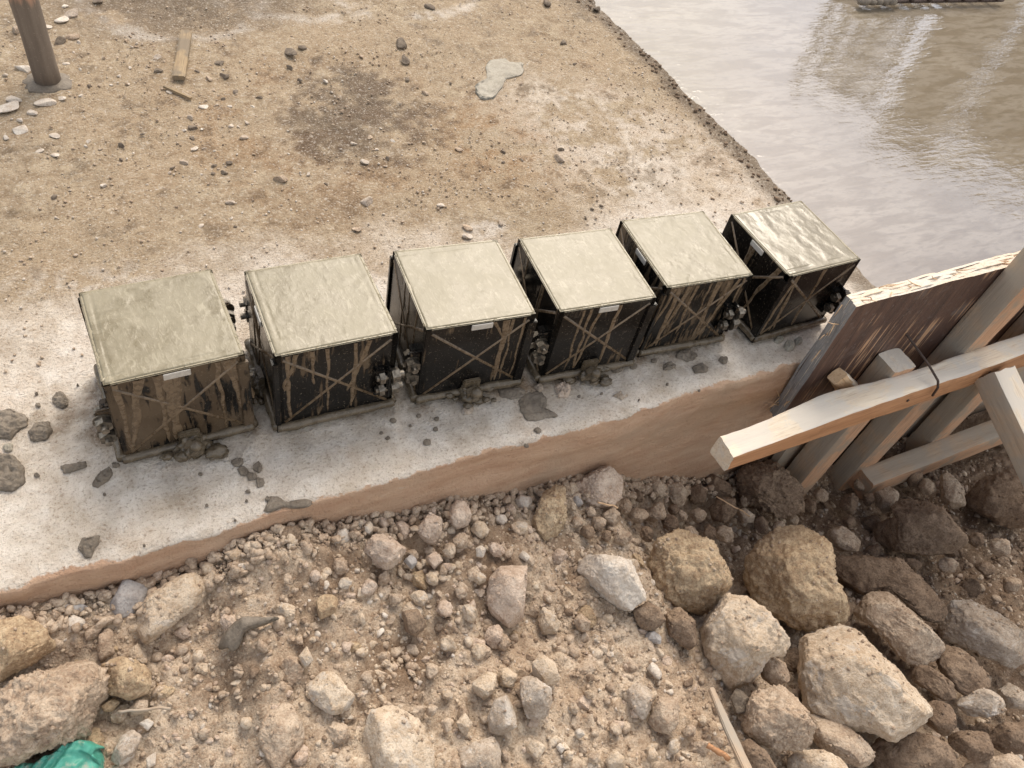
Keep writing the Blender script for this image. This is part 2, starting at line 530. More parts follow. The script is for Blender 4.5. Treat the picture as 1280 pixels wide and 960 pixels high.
def post_mat():
    q = NT('post_wood')
    p = q.objc()
    z = q.n('SeparateXYZ', {'Vector': p}).outputs['Z']
    n = q.noise(q.map(p, (60, 60, 6)), 1.0, 4, 0.6)
    wob = q.math('ADD', z, q.math('MULTIPLY', n, 0.06))
    c = q.mix(q.ramp(n, 0.35, 0.65), (0.52, 0.255, 0.15), (0.63, 0.35, 0.22))
    mud = q.mix(q.ramp(n, 0.35, 0.65), (0.13, 0.10, 0.078), (0.20, 0.16, 0.125))
    c = q.mix(q.ramp(wob, 0.195, 0.222), mud, c)
    c = q.mix(q.ramp(q.noise(p, 300, 3, 0.6), 0.6, 0.72, 0, 0.5), c, (0.35, 0.28, 0.22))
    return q.done(c, 0.75, q.bump(n, 0.3, 0.002))
M['post'] = post_mat()

# ------------------------------------------------------------------ ground, slab, soil, wet concrete
def grid_faces(nr, nc):
    a = (np.arange(nr - 1)[:, None] * nc + np.arange(nc - 1)[None]).ravel()
    return np.stack([a, a + 1, a + nc + 1, a + nc], 1)
def fattr(me, name, val):
    at = me.attributes.new(name, 'FLOAT', 'POINT')
    at.data.foreach_set('value', np.asarray(val, np.float32).ravel())

EDGE_Y = 0.587      # front edge of the slab
POOL_X = 1.395      # where the old slab ends and the fresh pour begins
g = add('ground', mesh_np('ground', [(-300, -300, -0.75), (300, -300, -0.75), (300, 300, -0.75), (-300, 300, -0.75)], [(0, 1, 2, 3)], False), M['soil'])
structure(g)
fattr(g.data, 'moist', [0.3] * 4)

def edge_wob(x):
    return 0.008 * fbm(p3(x * 5.0, 3.1), 3, 5) + 0.008 * fbm(p3(x * 26.0, 9.7), 4, 6, 0.6)
def make_slab():
    xs = np.concatenate([np.linspace(-16, -0.75, 24)[:-1], np.arange(-0.75, 1.372, 0.0075)])
    nx0 = len(xs)
    ys = np.concatenate([np.arange(0.012, 2.1, 0.0075), np.linspace(2.1, 26, 30)])
    face_z = np.array([-0.9, -0.6, -0.5, -0.44, -0.38, -0.34, -0.30, -0.27, -0.24, -0.21, -0.18, -0.155, -0.13, -0.11, -0.09, -0.075, -0.06, -0.048, -0.037, -0.028, -0.020, -0.013, -0.007, -0.003, -0.0008])
    nf = len(face_z)
    extra = np.array([0.0, 0.005, 0.012, 0.018, 0.022])
    extz = np.array([0.0, -0.003, -0.010, -0.05, -0.9])
    nr, nc = nf + len(ys), nx0 + len(extra)
    Xg = np.zeros((nr, nc)); Yg = np.zeros((nr, nc)); Zg = np.zeros((nr, nc)); Fg = np.zeros((nr, nc))
    Xg[:, :nx0] = xs[None]
    Xg[:, nx0:] = POOL_X - 0.012 + extra[None]
    wob = edge_wob(Xg[0])
    for i, z in enumerate(face_z):
        k = sm(z, -0.10, 0.0)
        rnd_ = 0.004 * (1 - math.sqrt(max(0.0, 1 - max(0.0, (z + 0.012) / 0.012) ** 2)))
        pp = np.stack([Xg[i] * 9, np.full(nc, 0.3), np.full(nc, z * 40)], -1)
        Yg[i] = EDGE_Y + wob * k + rnd_ - 0.004 * (1 - k) + 0.009 * fbm(pp, 4, 21) * sm(-z, 0.004, 0.03) - 0.006 * np.abs(fbm(np.stack([Xg[i] * 4, np.full(nc, 2.3), np.full(nc, z * 55 + 8) + Xg[i] * 3], -1), 3, 24)) * sm(-z, 0.01, 0.05)
        Zg[i] = z
        Fg[i] = 0.52 + 0.48 * sm(-z, 0.0, 0.012) + 0.25 * fbm(p3(Xg[i] * 7, 1.3), 4, 23) * (1 - sm(-z, 0.006, 0.03))
    for j, y in enumerate(ys):
        Yg[nf + j] = EDGE_Y + y + wob * (1 - sm(y, 0, 0.15)) + (0.004 if j == 0 else 0.004 * (1 - sm(y, 0, 0.03)))
    top = slice(nf, nr)
    ed = Yg[top] - EDGE_Y - wob[None]
    Fg[top] = np.maximum(0, 0.52 + 0.25 * fbm(p3(Xg[top] * 7, 1.3), 4, 23) - 0.5 * sm(ed, 0.0, 0.028)) * (ed < 0.06)
    P = p3(Xg[top], Yg[top])
    dirt, damp, chalk, rust = slab_masks(Xg[top], Yg[top])
    hz = 0.0016 * fbm(P * 14, 4, 31) + dirt * (0.004 * fbm(P * 9, 4, 33) + 0.003 * np.abs(fbm(P * 38, 3, 34))) + damp * 0.003 * fbm(P * 45, 3, 35)
    fade = sm(Yg[top], EDGE_Y, EDGE_Y + 0.02)
    near_box = sm(Yg[top], 0.93, 1.02)
    Zg[top] = hz * fade * (0.25 + 0.75 * near_box) - 0.0002
    # ragged edge towards the pour
    rag = 0.018 * fbm(p3(Yg * 7.0, 2.2), 4, 41) + 0.008 * fbm(p3(Yg * 40.0, 5.2), 3, 42)
    wgt = sm(Xg, 1.25, POOL_X - 0.015)
    Xg = Xg + rag * wgt
    Zg[:, nx0:] += extz[None]
    Zg[:nf, nx0:] = np.minimum(Zg[:nf, nx0:], face_z[:, None])
    Zg = np.maximum(Zg, -0.9)
    me = mesh_np('concrete_slab', np.stack([Xg, Yg, Zg], -1).reshape(-1, 3), grid_faces(nr, nc))
    me.materials.append(M['slab'])
    full = lambda a: np.concatenate([np.repeat(a[:1], nf, 0), a], 0)
    for n_, a in (('dirt', dirt), ('damp', damp), ('chalk', chalk), ('rust', rust)):
        fattr(me, n_, full(a))
    fattr(me, 'face', Fg)
    return me
def blob(X, Y, cx, cy, rx, ry, a=0.0, soft=0.6):
    c, s = math.cos(a), math.sin(a)
    u = ((X - cx) * c + (Y - cy) * s) / rx
    v = (-(X - cx) * s + (Y - cy) * c) / ry
    return 1 - sm(np.sqrt(u * u + v * v), 1 - soft, 1 + soft * 0.4)
def slab_masks(X, Y):
    P = p3(X, Y)
    n = fbm(P * 5, 5, 51)
    n2 = fbm(P * 17, 5, 52, 0.6)
    n3 = fbm(P * 60, 4, 53, 0.6)
    # concrete shows along the front strip; loose dirt covers the rest
    dirt = sm(Y + 0.16 * n + 0.05 * n2, 0.93, 1.14)
    dirt = dirt * (1 - 0.75 * blob(X, Y, 1.12, 1.22, 0.26, 0.42, 0.5) * sm(n2 + n3 * 0.5, -0.35, 0.15))
    dirt = np.clip(dirt + 0.5 * sm(n2 + 0.5 * n3, 0.18, 0.5) * 0.6, 0, 1)
    chalk = 0.0
    arc1 = np.abs(np.hypot(X - 0.60, Y - 2.18) - 0.30)
    arc2 = np.abs(np.hypot(X - 0.86, Y - 2.10) - 0.23)
    arc3 = np.abs(np.hypot(X - 0.28, Y - 2.02) - 0.20)
    for a_, w_ in ((arc1, 0.035), (arc2, 0.03), (arc3, 0.03)):
        chalk = np.maximum(chalk, (1 - sm(a_ + 0.03 * n2, 0.2 * w_, w_)) * sm(n + n3 * 0.6 + n2 * 0.5, -0.3, 0.4) * 0.7)
    chalk = np.maximum(chalk, 0.75 * blob(X, Y, 0.66, 1.065, 0.05, 0.045) * sm(n3 + n2, -0.3, 0.2))
    chalk = np.maximum(chalk, 0.55 * blob(X, Y, -0.05, 1.05, 0.2, 0.1) * sm(n3 + n2, -0.1, 0.5))
    damp = 0.95 * sm(1.0 * blob(X, Y, 0.53, 1.47, 0.26, 0.28, 0.4, 1.0) + 0.55 * n2 + 0.5 * n3 + 0.3 * n, 0.42, 0.95)
    damp = np.maximum(damp, 0.85 * blob(X, Y, 0.31, 2.0, 0.34, 0.19, 0.1, 0.6) * sm(n2 + n3 * 0.6, -0.8, 0.0))
    damp = np.maximum(damp, 0.75 * blob(X, Y, 0.42, 1.20, 0.10, 0.16, 1.2, 0.9) * sm(n2 + n3 * 0.6, -0.1, 0.5) * 0.7)
    damp = np.maximum(damp, 0.85 * blob(X, Y, 1.35, 2.05, 0.12, 0.3, 0.1, 0.9) * sm(n2 + n3, -0.4, 0.3))
    rim = sm(X + 0.020 * n + 0.022 * n2 + 0.012 * n3, POOL_X - 0.085, POOL_X - 0.035)
    damp = np.maximum(damp, rim * 0.92)
    damp = np.maximum(damp, 0.6 * sm(n2 + n3 * 0.8, 0.32, 0.6) * sm(Y, 1.0, 1.2))
    # faint water marks on the front strip; darker and redder under and between the moulds
    damp = np.maximum(damp, 0.35 * blob(X, Y, 0.02, 0.66, 0.025, 0.05, 0.3) + 0.3 * blob(X, Y, -0.08, 0.63, 0.015, 0.05, -0.4) + 0.3 * blob(X, Y, 0.19, 0.70, 0.02, 0.03))
    under = blob(X, Y, 0.55, 0.79, 0.75, 0.115, -0.07, 0.12) * sm(n2 + n3, -0.5, 0.2)
    damp = np.maximum(damp, 0.55 * under)
    rust = 0.85 * blob(X, Y, 0.80, 1.33, 0.20, 0.22, 0.3, 0.9) * sm(n2 + n3 * 0.6, -0.25, 0.45)
    rust = np.maximum(rust, 0.75 * blob(X, Y, 0.45, 1.42, 0.38, 0.36, 0.3, 0.9) * sm(n2 + n3 * 0.6, -0.2, 0.5))
    rust = np.maximum(rust, 0.4 * blob(X, Y, 1.22, 1.45, 0.12, 0.6, 0.2, 0.9) * sm(n2 + n3 * 0.6, -0.2, 0.5))
    rust = np.maximum(rust, 0.5 * under * sm(n + n3, -0.1, 0.5))
    return np.clip(dirt, 0, 1), np.clip(damp, 0, 1), np.clip(chalk, 0, 1), np.clip(rust, 0, 1)
slab = structure(add('concrete_slab', make_slab()))

CX = [-12, -0.6, -0.212, -0.136, -0.043, 0.016, 0.05, 0.10, 0.217, 0.30, 0.394, 0.536, 0.65, 0.744, 0.967, 1.204, 1.5, 2.2, 12]
CZ = [-0.10, -0.06, -0.047, -0.062, -0.066, -0.055, -0.028, -0.032, -0.073, -0.095, -0.101, -0.142, -0.15, -0.205, -0.32, -0.40, -0.44, -0.45, -0.45]
FX = [-12, -0.4, 0.0, 0.3, 0.6, 0.9, 1.3, 2.0, 12]
FZ = [-0.2, -0.12, -0.11, -0.13, -0.17, -0.25, -0.33, -0.38, -0.45]
def soil_base(x, y):
    x = np.asarray(x, float); y = np.asarray(y, float)
    c = np.interp(x, CX, CZ); f = np.interp(x, FX, FZ)
    t = sm(y, 0.10, EDGE_Y)
    z = c * t + f * (1 - t)
    z = z + 0.020 * fbm(p3(x * 5, y * 5), 3, 61)
    # hollow left by the fall of the heap
    z = z - 0.03 * np.exp(-(((x - 0.40) / 0.09) ** 2 + ((y - 0.38) / 0.06) ** 2))
    return z
def soil_at(px, py):
    d = ray(px, py)
    t = np.linspace(0.9, 2.6, 1200)
    p = CAM_P[None] + d[None] * t[:, None]
    gap = p[:, 2] - soil_base(p[:, 0], p[:, 1])
    i = int(np.argmax(gap < 0))
    if i == 0:
        i = 1199
    return p[i]
def make_soil():
    xs = np.concatenate([np.linspace(-14, -0.55, 20)[:-1], np.arange(-0.55, 1.95, 0.006), np.linspace(1.95, 14, 20)])
    ys = np.concatenate([np.linspace(-14, -0.35, 20)[:-1], np.arange(-0.35, 0.553, 0.006)])
    Xg, Yg = np.meshgrid(xs, ys)
    P = p3(Xg, Yg)
    Z = soil_base(Xg, Yg) + 0.014 * fbm(P * 18, 4, 71) + 0.018 * np.abs(fbm(P * 42, 3, 72)) + 0.007 * np.abs(fbm(P * 100, 2, 73))
    Z = Z - 0.045 * sm(Xg, 0.62, 0.85) * (1 - sm(Yg, 0.50, 0.56)) - 0.012 * (1 - sm(Yg, 0.50, 0.56))
    # last rows run up against the slab face
    Yg = Yg.copy()
    Yg[-1] = EDGE_Y + 0.03
    Z[-1] = soil_base(Xg[-1], np.full(len(xs), EDGE_Y)) + 0.006 * fbm(P[-1] * 30, 3, 74)
    Yg[-1] = np.where(Xg[-1] > 1.0, 0.553, Yg[-1])
    n = fbm(P * 4, 4, 75); n2 = fbm(P * 14, 4, 76)
    moist = sm(Xg + 0.25 * n + 0.1 * n2, 0.75, 1.15) * 0.75
    moist = np.maximum(moist, 0.95 * blob(Xg, Yg, soil_at(500, 822)[0], soil_at(500, 822)[1], 0.085, 0.06, 0, 0.8))
    moist = np.maximum(moist, 0.8 * blob(Xg, Yg, soil_at(290, 850)[0], soil_at(290, 850)[1], 0.055, 0.045, -0.3, 0.8) * sm(n2, -0.6, 0.2))
    moist = np.maximum(moist, 0.75 * sm(n + n2 * 0.6, 0.15, 0.5))
    moist = np.maximum(moist, 0.55 * sm(Yg + 0.06 * n2, 0.47, 0.56) * sm(Xg, 0.5, 0.8))
    me = mesh_np('soil', np.stack([Xg, Yg, Z], -1).reshape(-1, 3), grid_faces(*Xg.shape))
    me.materials.append(M['soil'])
    fattr(me, 'moist', moist)
    return me
structure(add('soil', make_soil()))

def make_pool():
    xs = np.concatenate([np.arange(1.34, 3.6, 0.02), np.linspace(3.7, 9, 10)])
    ys = np.concatenate([[0.5765], np.arange(0.59, 3.0, 0.02), np.linspace(3.1, 20, 14)])
    Xg, Yg = np.meshgrid(xs, ys)
    Z = -0.0095 + 0.0009 * fbm(p3(Xg * 6, Yg * 9), 3, 81)
    V = np.stack([Xg, Yg, Z], -1)
    fr = V[:1].copy(); fr[..., 2] = -0.5
    V = np.concatenate([fr, V], 0)
    return mesh_np('wet_concrete', V.reshape(-1, 3), grid_faces(V.shape[0], V.shape[1]))
structure(add('wet_concrete', make_pool(), M['pool']))

# ------------------------------------------------------------------ cube moulds
MW, MH = 0.170, 0.161
WT = 0.010
def nub(bm, c, r, sub=2, sq=(1, 1, 1), amp=0.25, seed=0, freq=1.6):
    v, f = ico(sub)
    p = v * (1 + amp * fbm(v * freq + seed * 3.7, 3, 90 + seed))[:, None] * np.array(sq) * r + np.array(c)
    vs = [bm.verts.new(q) for q in p]
    for t in f:
        fc = bm.faces.new([vs[k] for k in t])
        fc.smooth = True
def wall_mesh(seed, kind):
    # one side plate in the local frame of the front side (outer face at y = -MW/2)
    bm = bmesh.new()
    bm_box(bm, -MW / 2, MW / 2, -MW / 2, -MW / 2 + WT, 0.006, MH, 0.0012)
    return bm_mesh('wall_plate', bm)
def rib_mesh(s):
    bm = bmesh.new()
    yo = -MW / 2 + 0.0012
    h = MW / 2 - 0.010
    zc, zh = 0.085, 0.066
    p0 = Vector((-h * s, yo, zc - zh)); p1 = Vector((h * s, yo, zc + zh))
    bm_cyl(bm, p0, p1, 0.0027, seg=10)
    return bm_mesh('diagonal_rib', bm, True)
def corner_mesh():
    bm = bmesh.new()
    bm_box(bm, MW / 2 - 0.012, MW / 2 + 0.003, -MW / 2 - 0.004, -MW / 2 + 0.004, 0.008, MH - 0.012, 0.0012)
    return bm_mesh('corner_strip', bm)
def flange_mesh():
    bm = bmesh.new()
    x = -MW / 2
    bm_box(bm, x - 0.017, x + 0.002, -MW / 2 + 0.010, -MW / 2 + 0.017, 0.044, 0.104, 0.002)
    bm_box(bm, x - 0.010, x + 0.002, -MW / 2 + 0.018, -MW / 2 + 0.034, 0.046, 0.056, 0.0015)
    bm_box(bm, x - 0.010, x + 0.002, -MW / 2 + 0.018, -MW / 2 + 0.034, 0.092, 0.101, 0.0015)
    return bm_mesh('flange', bm)
def bolt_mesh():
    bm = bmesh.new()
    bm_cyl(bm, (0, 0.022, 0), (0, -0.019, 0), 0.0048, seg=14)
    bm_cyl(bm, (0, 0.010, 0), (0, 0.018, 0), 0.0095, seg=6)
    return bm_mesh('bolt', bm)
def nut_mesh():
    bm = bmesh.new()
    bm_cyl(bm, (0, -0.0115, 0), (0, -0.001, 0), 0.0108, seg=6)
    bm_cyl(bm, (0, -0.0010, 0), (0, 0.0004, 0), 0.0125, seg=20)
    return bm_mesh('nut', bm)
def rail_mesh(seed, fat=1.0):
    # half-round bead of base flange and slurry along the foot of one side
    n = 44
    xs = np.linspace(-MW / 2 - 0.002, MW / 2 + 0.002, n)
    path = np.stack([xs, -MW / 2 - 0.002 + 0.0015 * fbm(p3(xs * 40, seed), 3, 3), 0.0115 + 0.0015 * fbm(p3(xs * 30, seed + 9), 3, 4)], -1)
    rad = 0.0068 * fat * (1 + 0.28 * fbm(p3(xs * 60, seed * 3.3), 3, 7))
    v, f = tube_np(path, rad, 12)
    v[:, 2] = np.maximum(v[:, 2], 0.0008)
    v += 0.0006 * np.stack([fbm(v * 300 + k, 2, 8 + k) for k in range(3)], -1)
    return mesh_np('base_rail', v, f)
def base_mesh():
    bm = bmesh.new()
    bm_box(bm, -MW / 2 - 0.003, MW / 2 + 0.003, -MW / 2 - 0.003, MW / 2 + 0.003, 0.0006, 0.0075, 0.001)
    return bm_mesh('base_plate', bm)
def clamp_mesh():
    bm = bmesh.new()
    y = -MW / 2
    bm_box(bm, -0.017, 0.017, y - 0.020, y - 0.001, 0.008, 0.014, 0.0015)
    bm_box(bm, -0.014, 0.014, y - 0.009, y - 0.001, 0.010, 0.040, 0.002)
    bm_cyl(bm, (0, y - 0.004, 0.024), (0, y - 0.030, 0.020), 0.0055, seg=14)
    bm_cyl(bm, (0, y - 0.012, 0.0225), (0, y - 0.021, 0.021), 0.0125, seg=6)
    return bm_mesh('clamp', bm)
def lump_mesh(seed, big):
    bm = bmesh.new()
    y = -MW / 2
    r_ = random.Random(seed)
    nub(bm, (0.0, y - 0.010, 0.014), 0.0155 * big, 4, (1.1, 0.85, 0.9), 0.6, seed, 3.2)
    nub(bm, (0.004, y - 0.021, 0.026), 0.0095, 2, (1, 1, 1), 0.25, seed + 5)
    for k in range(11):
        nub(bm, (r_.uniform(-0.034, 0.034), y - r_.uniform(0.004, 0.028), 0.003 + 0.012 * r_.random() ** 2), r_.uniform(0.004, 0.010) * big, 3, (1.2, 0.9, 0.6), 0.5, seed + 11 + k, 2.6)
    for v in bm.verts:
        v.co.z = max(v.co.z, 0.0009)
        v.co.y = min(v.co.y, y + 0.004)
    return bm_mesh('slurry_lump', bm, True)
def label_mesh():
    bm = bmesh.new()
    bm_box(bm, -0.0165, 0.0165, -MW / 2 - 0.0024, -MW / 2 - 0.0003, MH - 0.0125, MH - 0.0025, 0.0006)
    return bm_mesh('label_plate', bm)
def fill_mesh(seed, rough):
    n = 70
    h = MW / 2 - 0.0034
    t = np.linspace(-h, h, n)
    Xg, Yg = np.meshgrid(t, t)
    P = p3(Xg, Yg, seed * 1.7)
    # trowelled surface: swirls, a shallow line where the mould wall lies under the slurry, drag ridges
    q = np.stack([Xg + 0.02 * fbm(P * 22, 3, 101), Yg + 0.02 * fbm(P * 22 + 7, 3, 102), P[..., 2]], -1)
    z = 0.0007 * rough * fbm(q * 55, 4, 103) + 0.0009 * fbm(q * np.array([30, 12, 1]) * 1.6, 3, 104)
    z = z + 0.0004 * rough * np.abs(fbm(q * 130, 3, 105))
    d = np.maximum(np.abs(Xg), np.abs(Yg))
    brk = sm(fbm(P * 26, 3, 106), -0.25, 0.25)
    rs = random.Random(seed * 3 + 1)
    for a_, s_ in ((Xg, 1), (Xg, -1), (Yg, 1), (Yg, -1)):
        k_ = rs.choice((0.0, 0.4, 1.0, 1.0))
        o_ = MW / 2 - WT - 0.001 - 0.003 * rs.random()
        z = z - 0.0016 * k_ * np.exp(-((a_ * s_ - o_) / 0.0011) ** 2) * brk * sm(h - d, -0.001, 0.004)
    z = z * 0.7 - 0.0004 * sm(d, h - 0.003, h)
    z = z + 0.0006
    edge = 0.0006 * fbm(P * 60, 3, 107)
    V = np.stack([Xg * (1 + edge * 4), Yg * (1 + edge * 4), MH + z], -1)
    sk = []
    ring = [(0, j) for j in range(n)] + [(i, n - 1) for i in range(1, n)] + [(n - 1, j) for j in range(n - 2, -1, -1)] + [(i, 0) for i in range(n - 2, 0, -1)]
    f = [tuple(q_) for q_ in grid_faces(n, n)]
    base = n * n
    V2 = [V[i, j] * np.array([1.002, 1.002, 0]) + np.array([0, 0, MH - 0.0018 - 0.0016 * (0.5 + 0.5 * float(vnoise(np.array([V[i, j][0] * 70, V[i, j][1] * 70, seed]), 9)))]) for i, j in ring]
    m = len(ring)
    for k in range(m):
        i, j = ring[k]; i2, j2 = ring[(k + 1) % m]
        f.append((i * n + j, base + k, base + (k + 1) % m, i2 * n + j2))
    return mesh_np('concrete_fill', np.concatenate([V.reshape(-1, 3), np.array(V2)]), f)
def run_mesh(seed, x0, z0, z1, wid, lean):
    # one run of slurry down a side: a thin wavering tongue with a rounded end
    n, m = 30, 9
    t = np.linspace(0, 1, n)
    zc = z0 + (z1 - z0) * t
    xc = x0 + lean * t + 0.004 * fbm(p3(t * 4, seed), 3, 910) * np.minimum(1, t * 4)
    w_ = wid * (1.25 - 0.55 * t + 0.45 * fbm(p3(t * 7, seed + 4), 3, 911)) * np.sqrt(np.clip((1 - t) * 9, 0, 1))
    V = []
    for i in range(n):
        for j in range(m):
            u = -1 + 2 * j / (m - 1)
            V.append((xc[i] + u * w_[i], -MW / 2 + 0.0003 - 0.0017 * (1 - u * u) * (0.7 + 0.5 * t[i]) * min(1, w_[i] / wid * 1.5), zc[i]))
    return mesh_np('slurry_run', V, grid_faces(n, m))
RIBS = (rib_mesh(1), rib_mesh(-1)); CORNER = corner_mesh(); FLANGE = flange_mesh(); BOLT = bolt_mesh(); NUT = nut_mesh()
BASE = base_mesh(); CLAMP = clamp_mesh(); LABEL = label_mesh(); WALL = wall_mesh(0, 0)
def make_mould(i, x, y, deg, quarter, slur, label, wet, rough):
    t = empty('cube_mould', (x, y, 0.002), R(deg))
    tag(t, label, 'mould', 'row of cube moulds on the slab edge')
    inner = Matrix.Rotation(-R(90) * quarter, 4, 'Z')
    def part(name, me, mat, mw, parent=t):
        o = add(name, me, mat, parent, mw=mw)
        o.color = (slur, 0, 0, 1)
        return o
    part('base_plate', BASE, M['mould'], Matrix.Identity(4))
    for k in range(4):
        mw = inner @ Matrix.Rotation(R(90) * k, 4, 'Z')
        wl = part('wall_plate', WALL, M['mould'], mw)
        for rb in RIBS:
            part('diagonal_rib', rb, M['run'], Matrix.Identity(4), wl)
        part('base_rail', rail_mesh(i * 7 + k, 1.0 if k != 2 else 0.8), M['slurry'], Matrix.Identity(4), wl)
        if k in (quarter, (quarter - 1) % 4):
            rs = random.Random(i * 13 + k)
            nrun = (9, 6, 5, 4, 10, 4)[i] if k == quarter else 3
            for j in range(nrun):
                x0 = rs.uniform(-0.072, 0.072)
                part('slurry_run', run_mesh(i * 31 + k * 7 + j, x0, MH - 0.003, rs.choice((0.02, 0.02, rs.uniform(0.03, 0.11))), rs.uniform(0.0016, 0.0042) * (1.5 if i == 0 else 1), rs.choice((0, 0, rs.uniform(-0.04, 0.04)))), M['run'], Matrix.Identity(4), wl)
        if k in (0, 2):
            part('label_plate', LABEL, M['label'], Matrix.Identity(4), wl)
            part('corner_strip', CORNER, M['mould'], Matrix.Identity(4), wl)
            cl = part('clamp', CLAMP, M['slurry'], mw)
            part('slurry_lump', lump_mesh(i * 5 + k, (1.25, 1, 1, 1, 1, 1)[i]), M['slurry'], Matrix.Identity(4), cl)
            fl = part('flange', FLANGE, M['mould'], mw)
            for z in (0.060, 0.086):
                b = part('bolt', BOLT, M['steel'], Matrix.Translation((-MW / 2 - 0.011, -MW / 2 + 0.010, z)), fl)
                # nut rides on the bolt, one level below the flange is the limit, so it hangs on the flange too
                part('nut', NUT, M['steel'], Matrix.Translation((-MW / 2 - 0.011, -MW / 2 + 0.010, z)), fl)
    part('concrete_fill', fill_mesh(i + 1, rough), M['fill_wet'] if wet else M['fill'], Matrix.Identity(4))
    return t
MOULDS = [
    (0.0453, 0.8193, 1.13, 0, 0.86, 'cube mould at the far left, its front almost wholly coated in brown slurry', 0, 1.4),
    (0.2524, 0.8039, -1.26, 1, 0.56, 'second cube mould from the left, bolts on its front right corner', 0, 0.8),
    (0.4650, 0.7882, -4.76, 0, 0.46, 'third cube mould from the left, clean black front with white label and mortar clamp', 0, 0.7),
    (0.6694, 0.7678, -4.50, 0, 0.42, 'fourth cube mould from the left, black front with clear cross ribs and white label', 0, 0.9),
    (0.8658, 0.7686, -4.25, 1, 0.66, 'fifth cube mould from the left, front streaked with fine brown slurry drips', 0, 1.3),
    (1.0900, 0.7428, 0.57, 1, 0.36, 'cube mould at the right end beside the plywood, its wet top mirroring the sky', 1, 0.45)]
for i, a in enumerate(MOULDS):
    make_mould(i, a[0], a[1], a[2], a[3], a[4], a[5], a[6], a[7])

# ------------------------------------------------------------------ formwork
def board_mesh(name, L_, W_, H_, nx=60, seed=0, wob=0.0015, edge=0.003, taper=None, wane=None):
    # rough-sawn board along local x (0..L_), y (-W_/2..W_/2), z (-H_/2..H_/2)
    ny, nz = 8, 6
    prof = []
    for j in range(ny): prof.append((-1 + 2 * j / ny, -1))
    for j in range(nz): prof.append((1, -1 + 2 * j / nz))
    for j in range(ny): prof.append((1 - 2 * j / ny, 1))
    for j in range(nz): prof.append((-1, 1 - 2 * j / nz))
    prof = np.array(prof)
    m = len(prof)
    xs = np.linspace(0, L_, nx)
    V = np.zeros((nx, m, 3))
    for i, x in enumerate(xs):
        yy = prof[:, 0] * W_ / 2; zz = prof[:, 1] * H_ / 2
        cor = (np.abs(prof[:, 0]) > 0.99) & (np.abs(prof[:, 1]) > 0.99)
        k = np.where(cor, edge * 0.45, 0.0)
        yy = yy - np.sign(prof[:, 0]) * k; zz = zz - np.sign(prof[:, 1]) * k
        if taper is not None:
            yy, zz = taper(x, yy, zz, prof)
        V[i, :, 0] = x
        V[i, :, 1] = yy
        V[i, :, 2] = zz
    P = V.reshape(-1, 3)
    q = P * np.array([6, 26, 26]) + seed * 5.1
    D = np.stack([np.zeros(len(P)), fbm(q, 3, 110 + seed), fbm(q + 31, 3, 120 + seed)], -1) * wob
    q2 = P * np.array([40, 120, 120]) + seed * 2.2
    D[:, 1] += wob * 0.35 * fbm(q2, 2, 130); D[:, 2] += wob * 0.35 * fbm(q2 + 9, 2, 131)
    P = P + D
    P[:m, 0] += 0.003 * fbm(P[:m] * 60, 3, 140 + seed)
    P[-m:, 0] += 0.003 * fbm(P[-m:] * 60, 3, 141 + seed)
    f = []
    for i in range(nx - 1):
        for j in range(m):
            k = (j + 1) % m
            f.append((i * m + j, i * m + k, (i + 1) * m + k, (i + 1) * m + j))
    f.append(tuple(range(m - 1, -1, -1)))
    f.append(tuple((nx - 1) * m + j for j in range(m)))
    me = mesh_np(name, P, f, True)
    bm = bmesh.new(); bm.from_mesh(me)
    for e in bm.edges:
        if len(e.link_faces) == 2 and e.calc_face_angle(0) > 0.7:
            e.smooth = False
    bm.normal_update(); bm.to_mesh(me); bm.free()
    return me
def frame(p0, p1, up=(0, 0, 1)):
    p0 = Vector(p0); ax = (Vector(p1) - p0)
    L_ = ax.length
    ax.normalize()
    u = Vector(up)
    y = u.cross(ax).normalized()
    z = ax.cross(y)
    return Matrix(((ax.x, y.x, z.x, p0.x), (ax.y, y.y, z.y, p0.y), (ax.z, y.z, z.z, p0.z), (0, 0, 0, 1))), L_
def side_mats(me, mats, fn):
    for m_ in mats:
        me.materials.append(m_)
    for p in me.polygons:
        p.material_index = fn(p.normal, p.center)

